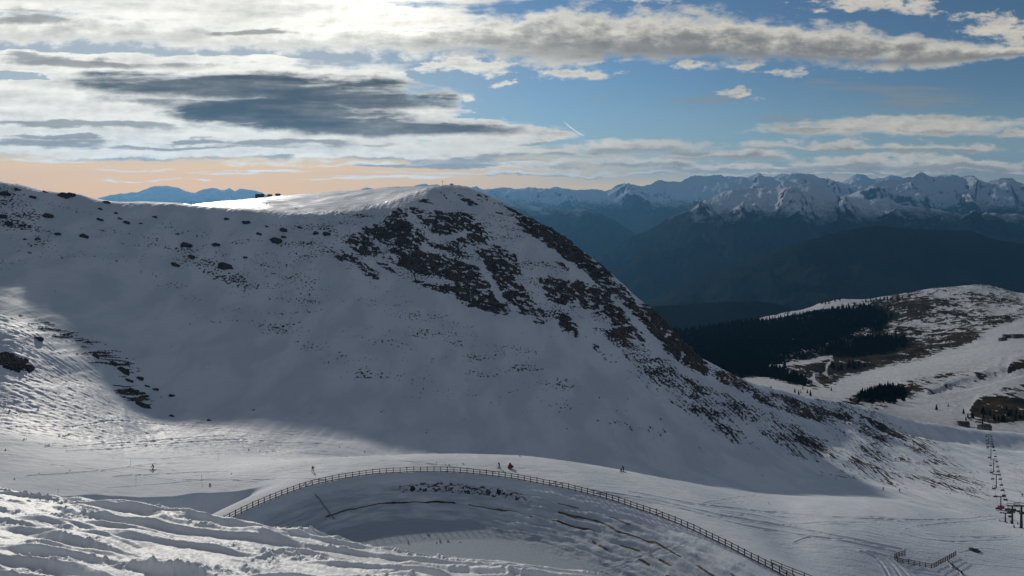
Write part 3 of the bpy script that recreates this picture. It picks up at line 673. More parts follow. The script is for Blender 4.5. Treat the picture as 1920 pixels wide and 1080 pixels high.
# light comes from the upper left: compare each puff with its sunward neighbour
npo = (noise(nt, mapping(nt, comb(U+.012, W+.011), (16, 30, 1), (3, 1, 0)), 1, 7, .62)-.5)*2
nbo = (noise(nt, mapping(nt, comb(U+.02, W+.014), (3.2, 11, 1)), 1, 5, .6)-.5)*2
relief = (npo-npf)*.9+(nbo-nb)*.7
def madd(x, k, c): return math_node(nt, 'MULTIPLY_ADD', x, k, c)
def ell(cx, cy, rx, ry, rot=0., v=None):
    """1 at the middle of a tilted ellipse, 0 on its rim, negative outside (scalar nodes only)"""
    x_, y_ = v or P1
    if rot == 0:
        du = madd(x_, 1/rx, -cx/rx); dv = madd(y_, 1/ry, -cy/ry)
    else:
        c_, s_ = math.cos(rot), math.sin(rot)
        du = madd(y_, s_/rx, madd(x_, c_/rx, -(cx*c_+cy*s_)/rx)); dv = madd(y_, c_/ry, madd(x_, -s_/ry, (cx*s_-cy*c_)/ry))
    return 1-math_node(nt, 'SQRT', math_node(nt, 'MULTIPLY_ADD', du, du, dv*dv))
def E(*a): return a
def union(items):
    r = None        # ellipses are made one at a time so that few values are held at once
    for i in items:
        i = ell(*i) if isinstance(i, tuple) else i
        r = i if r is None else r.max(i)
    return r
def band(cpts, tpts, warp=0.):
    """long cloud bank: centre line and half thickness as curves of bearing (both in units of 0.5)"""
    c = curve(Un, [(a/1920, b/500) for a, b in cpts])*.5
    t = curve(Un, [(a/1920, b/100) for a, b in tpts])*.1
    return 1-((W-c)/t).abs(), (W-c)/t
kf = smooth(nt, dy, .12, .3)
# --- cumulus banks
b1, s1 = band([(0, 48), (300, 58), (600, 70), (850, 70), (1100, 68), (1300, 70), (1500, 82), (1750, 100), (1920, 95)], [(0, 40), (300, 36), (600, 34), (850, 42), (1050, 62), (1300, 58), (1500, 48), (1700, 34), (1850, 18), (1920, 12)])
wisps = union([E(.26, .317, .10, .0035, 0, P2), E(.46, .323, .13, .0035, 0, P2), E(.74, .336, .2, .0045, 0, P2), E(.29, .3385, .045, .0025, 0, P2), E(.395, .3375, .04, .002, 0, P2), E(.06, .302, .16, .005, 0, P2), E(.86, .325, .14, .005, 0, P2)])
ROWS = [(.93, .284, .10, .012), (1.05, .287, .12, .010), (1.22, .276, .17, .012), (1.36, .289, .16, .010), (1.55, .272, .34, .008), (1.78, .277, .20, .006), (1.14, .304, .20, .009), (1.31, .313, .18, .008), (1.62, .303, .17, .014), (1.80, .309, .17, .010), (1.45, .317, .16, .007),
        (1.06, .326, .26, .004), (1.52, .327, .40, .004), (1.0, .262, .07, .006), (.84, .296, .14, .008), (1.66, .318, .22, .006), (1.85, .322, .12, .005), (.72, .289, .16, .009), (.30, .292, .30, .008)]
rows = union([E(a, b, q, r*1.4) for a, b, q, r in ROWS])
bases = union([E(a, b+r*.75, q*.9, r*.7) for a, b, q, r in ROWS])
puffs = union([E(1.09, .135, .10, .016), E(1.29, .122, .06, .012), E(1.39, .125, .03, .009), E(1.47, .134, .06, .012), E(1.37, .177, .05, .011), E(1.41, .183, .03, .006), E(.885, .182, .03, .009), E(.94, .151, .03, .008),
               E(1.15, .114, .06, .008), E(1.72, .012, .06, .022), E(1.86, .052, .12, .03), E(1.915, .08, .05, .022), E(1.62, .004, .14, .02), E(1.2, -.02, .1, .03), E(.88, .12, .10, .022), E(1.0, .10, .1, .02), E(.82, .13, .05, .012)])
lens = union([E(1.70, .236, .33, .020, -.02), E(1.52, .243, .16, .010), E(1.64, .226, .07, .008), E(1.91, .25, .05, .012)])
# --- the broad left-hand sheet
sheet = union([E(.10, .185, .75, .10), E(.52, .205, .48, .105, .10), E(.66, .235, .36, .045, .08), E(.2, .255, .7, .045), E(.60, .275, .50, .024), E(.82, .31, .3, .012), E(.80, .222, .26, .036, .20), E(.98, .248, .13, .013, .10), E(.35, .00, .75, .055), E(.62, .03, .35, .06), E(.28, .12, .35, .03), E(.06, .12, .3, .028)])
gap = union([E(.40, .088, .62, .011, -.01, P2), E(.05, .072, .2, .012, 0, P2), E(.03, .142, .10, .012, 0, P2), E(.62, .325, .5, .012, 0, P2), E(.15, .346, .6, .036, 0, P2), E(.64, .098, .42, .014, 0, P2), E(.92, .140, .16, .022, 0, P2), E(.98, .20, .12, .03, 0, P2)])
dens = union([b1*.9+npf*.9+nb*.5, puffs*.75+npf*.75+nf*.9-.05, lens*.8+npf*.55+nst*.5, rows*.8+npf*.6+nst*.55+nf*.5, sheet*1.35+nb*.85+nst*.75+npf*.5-gap.max(0.)*2.2])
dens = dens.max(wisps*.55+nst*.35+.02)
cov = smooth(nt, dens+nf*.12, -.04, .54)
# high thin veil
veil = smooth(nt, nst+nb*.7+ell(1.75, .16, .4, .09)*.35+ell(1.2, .20, .35, .03)*.25, -.02, .5)*.5
veil = veil.max(smooth(nt, ell(.30, .12, .8, .2), -.1, .7)*.62)
# --- shade inside the clouds: thick cores are dark against the light
core = union([E(.46, .163, .40, .030, .03, P2), E(.62, .185, .26, .022, .04, P2), E(.50, .203, .32, .020, .06, P2), E(.70, .238, .28, .018, .03, P2), E(.58, .222, .30, .014, .03, P2)])
core2 = union([E(.06, .034, .15, .018, .05, P2), E(.17, .118, .22, .013, .04, P2), E(.10, .268, .14, .010, 0, P2), E(.13, .257, .06, .006, 0, P2), E(.60, .268, .22, .008, 0, P2), E(.49, .297, .06, .005, 0, P2), E(.78, .313, .22, .007, 0, P2), E(.40, .265, .12, .005, 0, P2), E(.5, .062, .12, .010, 0, P2), E(.9, .30, .2, .006, 0, P2), E(.2, .235, .3, .008, .02, P2), E(.35, .275, .3, .006, 0, P2)])
shade = smooth(nt, core*1.45+nst*.62+nb*.30+npf*.12, -.10, .66)
shade2 = smooth(nt, core2*1.0+nst*.7+npf*.25, --.05, .62)*.62
# undersides of the banks on the right: lower part of each bank greyer
under1 = smooth(nt, s1+npf*1.3+nb*1.1, -.55, .45)*smooth(nt, b1, .0, .55)
under3 = smooth(nt, bases*.9+nst*.6+npf*.5, -.05, .6)
under4 = smooth(nt, nst+npf*.5, .0, .28)*smooth(nt, lens, .0, .5)
rightness = smooth(nt, U, .55, 1.35)
shade = shade*smooth(nt, nst*.7+npf*.2+nb*.4, -.75, .25, .62, 1.)
sh = (shade*.97).max(shade2).max(under1*(rightness*.55+.22)).max(under3*.58).max(under4*.5)
glow = smooth(nt, ell(.36, .10, 1.1, .42), -.1, .9)
glow2 = smooth(nt, ell(.70, .02, .22, .07), -.2, .9)
hazy = smooth(nt, V, .10, .0)*.35+1
lit = mixc(nt, rightness, (10.6, 10.3, 9.3), (7.4, 7.0, 6.1))
lit = vscale(lit, glow*.22+.88+glow2*.45)
dark = mixc(nt, rightness, (.28, .34, .44), (1.5, 1.55, 1.6))
ra = rightness*.6+.4
tone = smooth(nt, relief*.9*ra+npf*.25*ra+nst*.45, -.6, .45, .0, 1.)
soft = mixc(nt, rightness, (4.6, 4.5, 4.2), (3.2, 3.15, 3.0))
cl = mixc(nt, smooth(nt, dens, .1, 1.0, .25, 1.)*(1-tone), lit, soft)
cl = mixc(nt, sh, cl, dark)
cl = vscale(cl, hazy)
# --- clear sky: blue above, sand-coloured band along the horizon toward the sun
clear = vmul(SKYC, (.46, .58, .66))
clear = vscale(clear, smooth(nt, U, .7, 1.9, 1., .70))
clear = mixc(nt, smooth(nt, V, .22, .03)*.55, clear, (3.1, 4.1, 4.5))
hz = smooth(nt, V, .105, .03)*smooth(nt, U, 1.5, .75)
hz = hz.max(smooth(nt, V, .055, .008)*.8*smooth(nt, U, 2.3, 1.15))
clear = mixc(nt, hz, clear, mixc(nt, smooth(nt, U, .2, 1.2), (14.6, 7.2, .7), (10.6, 6.9, 3.2)))
clear = mixc(nt, veil*smooth(nt, V, .0, .06), clear, vscale(lit, .42))
front_sky = mixc(nt, cov, clear, cl)
tu = U-1.0765; tw = W-.2425
trail = smooth(nt, 1-((tu*.82+tw*.57).abs()/.0265).max((tw*.82-tu*.57+tu*tu*5.-.001).abs()/.0011), .0, .5)
front_sky = mixc(nt, trail*.8, front_sky, (9., 9.2, 9.2))
# --- the rest of the sky, outside the photograph: broken high cloud over blue
zz_ = dz.max(.04)
nbk = noise(nt, comb(dx/zz_, dy/zz_, 0.), .55, 6, .6)
back = mixc(nt, smooth(nt, nbk, .36, .62)*.75+.15, vmul(SKYC, (.48, .56, .60)), (1.6, 1.62, 1.68))
back_col = mixc(nt, smooth(nt, dz, -.02, .0), (.5, .6, .7), back)
kk = kf*smooth(nt, V, .62, .42)
fin = mixc(nt, kk, back_col, mixc(nt, smooth(nt, dz, -.05, -.01), (.6, .75, .9), front_sky))
nt.links.new(fin.so, bg.inputs['Color'])

scene.view_settings.view_transform = 'Standard'; scene.view_settings.look = 'None'
scene.view_settings.exposure = 0; scene.view_settings.gamma = 1
scene.render.engine = 'CYCLES'
c = scene.cycles; c.use_denoising = True; c.max_bounces = 5; c.diffuse_bounces = 3; c.glossy_bounces = 2; c.volume_bounces = 1; c.transparent_max_bounces = 4
c.use_adaptive_sampling = False
try: c.sample_clamp_indirect = 4
except Exception: pass

# ------------------------------------------------------------------ objects
class MB:
    """collects simple solids into one mesh"""
    def __init__(s): s.v = []; s.f = []
    def add(s, v, f):
        n = len(s.v); s.v += [tuple(p) for p in v]; s.f += [tuple(i+n for i in q) for q in f]; return s
    def box(s, c, size, rz=0., ax=None):
        c = np.array(c, float); hx_, hy_, hz_ = [q/2 for q in size]
        if ax is None:
            ca, sa = math.cos(rz), math.sin(rz); ax = np.array([[ca, sa, 0], [-sa, ca, 0], [0, 0, 1]])
        v = [c+a*hx_*ax[0]+b*hy_*ax[1]+d*hz_*ax[2] for d in (-1, 1) for b in (-1, 1) for a in (-1, 1)]
        return s.add(v, [(0, 2, 3, 1), (4, 5, 7, 6), (0, 1, 5, 4), (2, 6, 7, 3), (0, 4, 6, 2), (1, 3, 7, 5)])
    def tube(s, pts, r, n=6, cap=True):
        pts = [np.array(p, float) for p in pts]; rr = [r]*len(pts) if np.isscalar(r) else r
        V = []; 
        for i, p in enumerate(pts):
            t = pts[min(i+1, len(pts)-1)]-pts[max(i-1, 0)]; t = t/(np.linalg.norm(t)+1e-9)
            u = np.cross(t, (0, 0, 1) if abs(t[2]) < .9 else (1, 0, 0)); u /= np.linalg.norm(u); w_ = np.cross(u, t)
            V += [p+rr[i]*(math.cos(2*math.pi*k/n)*u+math.sin(2*math.pi*k/n)*w_) for k in range(n)]
        Fc = [(i*n+k, i*n+(k+1) % n, (i+1)*n+(k+1) % n, (i+1)*n+k) for i in range(len(pts)-1) for k in range(n)]
        if cap: Fc += [tuple(range(n))[::-1], tuple((len(pts)-1)*n+k for k in range(n))]
        return s.add(V, Fc)
    def mesh(s, name, smooth=False):
        me = bpy.data.meshes.new(name); me.from_pydata([tuple(float(c) for c in p) for p in s.v], [], s.f)
        if smooth:
            for p in me.polygons: p.use_smooth = True
        me.update(); return me
    def build(s, name, mat, parent=None, smooth=False):
        return link(name, s.mesh(name, smooth), mat, parent)
def empty(name, loc, label, cat, group=None, rz=0.):
    o = link(name, None); o.location = [float(c) for c in loc]; o.rotation_euler = (0, 0, rz); o.empty_display_size = .5
    return tag(o, label, cat, group)
def dup(root, loc, label=None, group=None, rz=0., sc=None):
    r = root.copy(); COL.objects.link(r); r.location = [float(c) for c in loc]; r.rotation_euler = (0, 0, rz)
    if sc is not None: r.scale = (sc, sc, sc) if np.isscalar(sc) else sc
    if label: r['label'] = label
    if group: r['group'] = group
    for ch in root.children:
        c_ = ch.copy(); COL.objects.link(c_); c_.parent = r
        for g in ch.children:
            e_ = g.copy(); COL.objects.link(e_); e_.parent = c_
    return r
def pxz(px, py, d): return np.array([(px-CX)/F*d, d, (HY-py)/F*d])
def gz(xw, yw): return float(ground(CX+xw/yw*F, yw))

# --- fence round the pond
fth = [math.atan2(b-RC[1], a-RC[0]) for a, b in FENCE]
path = []
for a in np.linspace(max(fth), min(fth), 1200):
    r = np.interp(a, sorted(fth), [_fr[list(_fa).index(q)] for q in sorted(fth)])+.35
    path.append((RC[0]+r*math.cos(a), RC[1]+r*math.sin(a)))
path = np.array(path)
for _ in range(200): path[1:-1] = .25*path[:-2]+.5*path[1:-1]+.25*path[2:]
al = np.concatenate([[0], np.cumsum(np.hypot(*np.diff(path, axis=0).T))])
def along(s_): return np.array([np.interp(s_, al, path[:, 0]), np.interp(s_, al, path[:, 1])])
npost = 92; sp = np.linspace(.2, al[-1]-.2, npost)
fc = along(al[-1]*.5)
fence = empty('wooden_fence', (fc[0], fc[1], ZF), 'long dark timber rail fence curving round the rim of the snowed reservoir', 'fence')
pz = {}
for i, s_ in enumerate(sp):
    q = along(s_); t = along(s_+.5)-along(s_-.5); rz = math.atan2(t[1], t[0]); z0 = gz(q[0], q[1])
    pz[i] = (q, z0)
    hgt = 1.5+.1*math.sin(i*2.3)
    MB().box((q[0]-fc[0], q[1]-fc[1], z0-ZF+hgt/2-.2), (.17, .17, hgt+.4), rz).build('post', M['fence'], fence)
def rail(parent, pts, h, name='rail', th=.12, org=None):
    m = MB()
    for (a, b) in zip(pts[:-1], pts[1:]):
        a = np.array(a, float); b = np.array(b, float); d = b-a; L = np.linalg.norm(d); d /= L
        s2 = np.cross(d, (0, 0, 1)); s2 /= np.linalg.norm(s2); u2 = np.cross(s2, d)
        m.box((a+b)/2+np.array([0, 0, h])-org+s2*.11, (L+.02, .07, th), ax=np.array([d, s2, u2]))
    return m.build(name, M['fence'], parent)
org = np.array([fc[0], fc[1], ZF])
rp = [(pz[i][0][0], pz[i][0][1], pz[i][1]) for i in range(npost)]
rail(fence, rp, 1.38, org=org, th=.15); rail(fence, rp, .76, org=org, th=.13); rail(fence, rp, .16, 'toe_board', th=.2, org=org)
for i in (14, 15, 52, 53, 69):
    q0, z0 = pz[i]; q1, z1 = pz[i+1]
    MB().tube([(q0[0]-fc[0], q0[1]-fc[1], z0-ZF+.1), (q1[0]-fc[0], q1[1]-fc[1], z1-ZF+1.35)], .09, 4).build('brace', M['fence'], fence)

# --- a second stretch of railing outside the fence, low right
def on(px, py, dmin=90): 
    h_ = hit(px, py, dmin); return h_ if h_ is not None else None
def small_fence(name, pts_px, label, nper, rails, hgt, ppost=.14):
    P = [on(*p) for p in pts_px]; P = np.array(P)
    L = np.concatenate([[0], np.cumsum(np.linalg.norm(np.diff(P[:, :2], axis=0), axis=1))])
    n = max(2, int(L[-1]/nper)+1); o_ = P[len(P)//2]
    root = empty(name, o_, label, 'fence')
    pts = []
    for s_ in np.linspace(0, L[-1], n):
        q = np.array([np.interp(s_, L, P[:, 0]), np.interp(s_, L, P[:, 1])]); z0 = gz(*q); pts.append((q[0], q[1], z0))
        MB().box((q[0]-o_[0], q[1]-o_[1], z0-o_[2]+hgt/2-.15), (ppost, ppost, hgt+.3)).build('post', M['fence'], root)
    for h_ in rails: rail(root, pts, h_, org=o_)
    return root
small_fence('wooden_fence', [(1446, 1060), (1470, 1070), (1495, 1080), (1530, 1094)], 'short straight timber railing just outside the reservoir fence', 2.4, (1.25, .7), 1.3)
small_fence('wooden_barrier', [(1697, 1042), (1686, 1044.5), (1678, 1048), (1677, 1051), (1685, 1055), (1707, 1059), (1735, 1064), (1748, 1066.5), (1758, 1061), (1775, 1051), (1792, 1042)], 'small dark timber barrier bent into a V on the open lower piste', 1.35, (1.12, .72, .32), 1.25)
# --- drain pipe down the bank
a = along(0); pp = [pxz(590, 926, 217.5), pxz(626, 975, 205)]
pa, pb = on(591, 927), on(627, 974)
pm = MB(); pts = [(pa+(pb-pa)*t) for t in np.linspace(0, 1, 14)]
pts = [np.array([p[0], p[1], gz(p[0], p[1])+.16]) for p in pts]
pm.tube([p-pa for p in pts], .13, 8)
o = pm.build('drain_pipe', M['pipe'], None, True); o.location = pa; tag(o, 'straight grey drain pipe running down the snowy reservoir bank', 'pipe')

# --- skiers
def person_mesh(name, J, E, R, head_r):
    me = bpy.data.meshes.new(name); me.from_pydata(J, E, []); me.update()
    o = bpy.data.objects.new(name, me); COL.objects.link(o)
    sk = o.modifiers.new('skin', 'SKIN'); 
    for i, v in enumerate(me.skin_vertices[0].data): v.radius = (R[i], R[i]); v.use_root = (i == 0)
    ss = o.modifiers.new('sub', 'SUBSURF'); ss.levels = 2; ss.render_levels = 2
    bpy.context.view_layer.update(); dg = bpy.context.evaluated_depsgraph_get()
    m2 = bpy.data.meshes.new_from_object(o.evaluated_get(dg)); m2.name = name
    for p in m2.polygons: p.use_smooth = True
    bpy.data.objects.remove(o); return m2
def make_skier(label, lean=.22, knee=.2, spread=.16, arm=.35, twist=0., suit='darkcloth', small=1.0):
    root = empty('person', (0, 0, 0), label, 'person')
    hip = (0, -.05-knee*.35, .90-knee*.22); ch = (0, hip[1]+lean*.75, hip[2]+.44); nk = (0, ch[1]+lean*.3, ch[2]+.13); hd = (0, nk[1]+.03, nk[2]+.12); ht = (0, hd[1]+.02, hd[2]+.11)
    J = [hip, ch, nk, hd, ht]; E = [(0, 1), (1, 2), (2, 3), (3, 4)]; R = [.16, .18, .065, .105, .085]
    for sgn in (-1, 1):
        b = len(J)
        J += [(sgn*.10, hip[1], hip[2]-.08), (sgn*(.11+spread*.4), knee*.55, .50), (sgn*(.11+spread*.6), -.05, .12), (sgn*(.11+spread*.6), .14, .07)]
        E += [(0, b), (b, b+1), (b+1, b+2), (b+2, b+3)]; R += [.11, .085, .07, .055]
        b = len(J)
        J += [(sgn*.20, ch[1], ch[2]+.02), (sgn*.30, ch[1]+arm*.3, ch[2]-.24), (sgn*.30, ch[1]+arm*1.1, ch[2]-.32), (sgn*.30, ch[1]+arm*1.1+.09, ch[2]-.34)]
        E += [(1, b), (b, b+1), (b+1, b+2), (b+2, b+3)]; R += [.075, .058, .045, .04]
    body = link('body', person_mesh('body', J, E, R, .1), M[suit], root)
    hm = MB(); n = 10
    V = []; Fc = []
    for i in range(5):
        a_ = math.pi/2*i/4
        for k in range(n): V.append((.125*math.cos(a_)*math.cos(2*math.pi*k/n), hd[1]+.14*math.cos(a_)*math.sin(2*math.pi*k/n), hd[2]+.03+.13*math.sin(a_)))
    for i in range(4):
        for k in range(n): Fc.append((i*n+k, i*n+(k+1) % n, (i+1)*n+(k+1) % n, (i+1)*n+k))
    hm.add(V, Fc).build('helmet', M['ski'], root, True)
    MB().box((0, hd[1]+.105, hd[2]+.01), (.10, .03, .09)).build('face', M['skin'], root)
    for sgn in (-1, 1):
        xs = sgn*(.11+spread*.6)
        MB().tube([(xs, -.75, .04), (xs, .75, .03), (xs*.97, .92, .09)], .045, 4).build('ski', M['ski'], root)
        MB().tube([(sgn*.31, ch[1]+arm*1.1+.12, ch[2]-.30), (sgn*.42, ch[1]-.05, .05)], .014, 4).build('ski_pole', M['steel'], root)
    return root
SK = [((287, 881.5), dict(lean=.30, knee=.30, arm=.42), 100, 'person in dark clothes skiing on the bright snow left of the reservoir', 1.02),
      ((586.5, 884.5), dict(lean=.34, knee=.2, arm=.2), 200, 'person in dark clothes skiing just above the left bend of the fence', 1),
      ((936, 877.5), dict(lean=.4, knee=.3, arm=.35), 150, 'person in dark clothes leaning forward at the sunlit strip behind the fence', 1),
      ((1164.5, 887.5), dict(lean=.2, knee=.35, spread=.5, arm=.3), 20, 'shorter of two persons skiing as a pair in the mountain shadow', .82),
      ((1168.8, 885), dict(lean=.28, knee=.15, arm=.3), 60, 'taller of two persons skiing as a pair in the mountain shadow', 1.05),
      ((1656, 920), dict(lean=.12, knee=.1, arm=.25), 190, 'person in dark clothes standing upright by the edge of the shaded gully', 1),
      ((1686, 922.5), dict(lean=.45, knee=.3, arm=.4), 230, 'person in dark clothes leaning downhill at the edge of the shaded gully', 1),
      ((1917.5, 932), dict(lean=.2, knee=.2, arm=.3), 150, 'person in dark clothes on the slope just above the lift towers', 1.1)]
for (p, kw, rz, lab, sc_) in SK:
    h_ = on(*p)
    r = make_skier(lab, **kw); r.location = [float(c) for c in h_]; r.location.z = gz(h_[0], h_[1]); r.rotation_euler = (0, 0, math.radians(rz)); r.scale = (sc_*1.12,)*3
    r['group'] = 'skiers on the piste'

# --- red covered snow gun behind the fence
h_ = pxz(956.5, 891, 0); 
d_ = 233.0; q = np.array([(956.5-CX)/F*d_, d_]); z0 = gz(*q)
root = empty('snow_gun', (q[0], q[1], z0), 'snow gun under a bright red cover right behind the reservoir fence', 'snow gun')
V = []; Fc = []; n = 14
prof = [(.85, .25), (.8, .45), (.66, .8), (.46, 1.2), (.28, 1.5), (.16, 1.72), (.03, 1.82)]
for i, (r, z) in enumerate(prof):
    for k in range(n):
        a_ = 2*math.pi*k/n; rr = r*(1+.14*math.sin(3*a_+i)+.06*math.sin(7*a_))
        V.append((rr*math.cos(a_), rr*.8*math.sin(a_), z))
for i in range(len(prof)-1):
    for k in range(n): Fc.append((i*n+k, i*n+(k+1) % n, (i+1)*n+(k+1) % n, (i+1)*n+k))
Fc.append(tuple((len(prof)-1)*n+k for k in range(n)))
MB().add(V, Fc).build('cover', M['redcover'], root, True)
for (a_, b_2) in ((-.5, -.4), (.5, -.4), (0, .6)): MB().tube([(a_, b_2, -.1), (a_*.5, b_2*.5, .5)], .06, 6).build('leg', M['steel'], root)
MB().tube([(.55, -.1, .75), (1.0, -.15, .65)], [.26, .3], 12).build('nozzle', M['steel'], root, True)

# --- piste marker poles
for k, (px, py) in enumerate([(255, 902), (109, 928), (378, 902), (245, 873), (409, 863), (1340, 858)]):
    h_ = on(px, py)
    if h_ is None: continue
    o = MB().tube([(0, 0, -.2), (0, 0, 1.8)], .035, 6).tube([(0, 0, 1.8), (0, 0, 1.9)], [.06, .05], 6).build('marker_pole', M['steel']); o.location = h_
    tag(o, ['thin marker pole standing nearest the first skier', 'thin marker pole at the upper edge of the foreground snow', 'thin marker pole between the skier and the curve of the fence', 'thin marker pole up the slope behind the first skier', 'thin marker pole on the sunlit floor below the shadow edge', 'lone thin marker pole in the shadow at the foot of the mountain'][k], 'pole', 'piste marker poles')

# --- chairlift
TW = [(1854, 832, 17), (1858, 860, 23), (1863, 884.5, 22), (1868, 914.5, 25), (1876.5, 956, 25), (1885, 979, 17), (1898, 982.5, 34), (1915, 990.5, 42)]
TL = ['lift tower next below the dark upper lift station', 'second lift tower below the dark upper lift station', 'third lift tower below the dark upper lift station', 'fourth lift tower down, about the middle of the lift line',
      'lift tower with a red drive box at its foot', 'short squat lift tower between its two taller neighbours', 'thick lift tower with a red box high on its mast', 'tallest and stoutest lift tower, lowest on the line']
tops = []
towers = []
for k, (px, py, hp) in enumerate(TW):
    h_ = on(px, py); hgt = hp/F*h_[1]; pr = .22+.1*(k > 5)
    towers.append((h_, hgt))
dirs = []
for k in range(len(TW)):
    a0 = towers[max(0, k-1)][0]; b0 = towers[min(len(TW)-1, k+1)][0]; dd = (b0-a0)[:2]; dirs.append(dd/np.linalg.norm(dd))
for k, (h_, hgt) in enumerate(towers):
    root = empty('lift_tower', h_, TL[k], 'lift tower', 'towers of the chairlift')
    pr = .24+.1*(k > 5)
    MB().tube([(0, 0, -.6), (0, 0, hgt-.1)], [pr*1.25, pr*.9], 10).build('mast', M['steel'], root, True)
    ax_ = np.array([0.98, -.2, 0]); w2 = 2.0
    MB().box((0, 0, hgt), (2*w2, .34, .36), math.atan2(ax_[1], ax_[0])).build('crossarm', M['steel'], root)
    for s_ in (-1, 1):
        c_ = ax_*s_*w2; d2 = np.array([dirs[k][0], dirs[k][1], 0])
        MB().tube([c_-d2*1.2+np.array([0, 0, .3]), c_+d2*1.2+np.array([0, 0, .3])], .2, 6).build('sheave_train', M['steel'], root)
    MB().box((0, 0, -.1), (1.1, 1.1, .5)).build('footing', M['galv'], root)
    if k == 4: MB().box((0, -.1, 1.2), (2.6, 1.3, 1.3), .2).build('drive_box', M['redpaint'], root)
    if k == 6: MB().box((.2, -.05, hgt*.72), (1.4, 1.0, 1.5), .2).build('drive_box', M['redpaint'], root)
    if k >= 6: MB().tube([(-2.2, 0, hgt+.5), (-2.2, 0, hgt+1.0), (2.6, -.4, hgt+.9), (2.6, -.4, hgt+.3)], .1, 5).build('work_frame', M['steel'], root)
    tops.append((h_+np.array([0, 0, hgt+.55]), ax_*w2))
def make_chair():
    root = empty('lift_chair', (0, 0, 0), 'empty dark chair hanging from the chairlift cable', 'lift chair', 'chairs hanging on the chairlift')
    MB().tube([(0, 0, 0), (.05, 0, -.8), (.45, 0, -1.2), (.45, 0, -2.0)], .05, 5).build('hanger', M['steel'], root)
    MB().box((0, -.05, -2.05), (1.9, .5, .12)).build('seat', M['steel'], root)
    MB().box((0, .22, -1.75), (1.9, .1, .55)).build('backrest', M['steel'], root)
    MB().tube([(-.9, .2, -1.6), (-.9, -.5, -1.7), (.9, -.5, -1.7), (.9, .2, -1.6)], .035, 5).build('safety_bar', M['galv'], root)
    return root
chair0 = None
stn = on(1846, 806, 600); 
if stn is None: stn = pxz(1846, 806, 745)
for s_ in (-1, 1):
    line = [stn+np.array([0, 0, 4.0])+np.array([1.6*s_, 0, 0])]+[t+ax_*s_ for t, ax_ in tops]
    last = line[-1]-line[-2]; line.append(line[-1]+last/np.linalg.norm(last)*40+np.array([0, 0, -1]))
    P = []
    for a_, b_2 in zip(line[:-1], line[1:]):
        L = np.linalg.norm(b_2-a_)
        for t in np.linspace(0, 1, 9)[:-1]: P.append(a_+(b_2-a_)*t-np.array([0, 0, .012*L*4*t*(1-t)]))
    P.append(line[-1]); o_ = P[0]
    o = MB().tube([p-o_ for p in P], .045, 5).build('lift_cable', M['steel']); o.location = o_
    tag(o, 'thin steel lift cable on the %s side of the towers' % ('left' if s_ < 0 else 'right'), 'cable', 'cables of the chairlift')
    P = np.array(P); LL = np.concatenate([[0], np.cumsum(np.linalg.norm(np.diff(P, axis=0), axis=1))])
    n_ = 24 if s_ > 0 else 15
    for q in np.linspace(LL[-1]*.03, LL[-1]*.93, n_)+np.array([random.uniform(-1.5, 1.5) for _ in range(n_)]):
        p = [np.interp(q, LL, P[:, k]) for k in range(3)]
        if chair0 is None: chair0 = make_chair(); chair0.location = p
        else: dup(chair0, p, rz=random.uniform(-.1, .1))

# --- small buildings
def hut(loc, wx, wy, hz_, rz, label, cat='hut', name='hut', roofm='hutroof', rh=.45, chim=False, wall='hutwood'):
    root = empty(name, loc, label, cat, rz=rz)
    MB().box((0, 0, hz_/2-.6), (wx, wy, hz_+1.2)).build('wall', M[wall], root)
    e = .35; rz_ = hz_+rh*wy/2
    v = []
    for x_ in (-wx/2-e, wx/2+e):
        v += [(x_, -wy/2-e, hz_-e*rh+.02), (x_, 0, rz_+.02), (x_, wy/2+e, hz_-e*rh+.02), (x_, wy/2+e, hz_-e*rh+.3), (x_, 0, rz_+.32), (x_, -wy/2-e, hz_-e*rh+.3)]
    f = [(0, 1, 4, 5), (1, 2, 3, 4), (6, 11, 10, 7), (7, 10, 9, 8)]+[(i, (i+6), (i+1) % 6+6, (i+1) % 6) for i in range(6)]
    MB().add(v, f).build('roof', M[roofm], root)
    g = MB(); 
    for s_ in (-1, 1): g.add([(s_*wx/2, -wy/2, hz_), (s_*wx/2, wy/2, hz_), (s_*wx/2, 0, rz_)], [(0, 1, 2)])
    g.build('gable', M[wall], root)
    nw = max(1, int(wx/3))
    for i in range(nw):
        wo_ = MB().box((-wx/2+(i+.5)*wx/nw, -wy/2-.03, hz_*.55), (.9, .1, 1.0)).build('window', M['white'], root)
        MB().box((-wx/2+(i+.5)*wx/nw, -wy/2-.09, hz_*.55), (.7, .06, .8)).build('pane', M['glass'], wo_)
    MB().box((-wx/2+.35*wx/nw*.3+.6, -wy/2-.03, 1.0), (.95, .1, 2.0)).build('door', M['bark'], root)
    if chim: MB().box((wx*.22, wy*.12, rz_+.4), (.6, .6, 1.6)).build('chimney', M['galv'], root)
    return root
def on_hill(px, py):
    return hill_hit(px, py)
def plate(px, py):
    """far plateau surface behind the ridge: highest sight line at this column"""
    i = int(np.searchsorted(C, px)); z = TERR['Z'][:, i]; m = (Y > 690) & (Y < 1000); e = np.where(m, z/Y, -9); j = int(np.argmax(e)); d = Y[j]
    return np.array([(px-CX)/F*d, d, z[j]-.2])
hut(plate(487, 370), 8.2, 5, 2.6, .1, 'larger dark hut on the sunlit plateau skyline with a snowy chimney', chim=True)
hut(plate(506, 370), 4.2, 3.6, 1.7, .0, 'small dark hut on the sunlit plateau beside the larger hut')
hut(plate(521, 369), 4.6, 3.4, 1.5, .0, 'low dark hut standing apart on the rising plateau skyline')
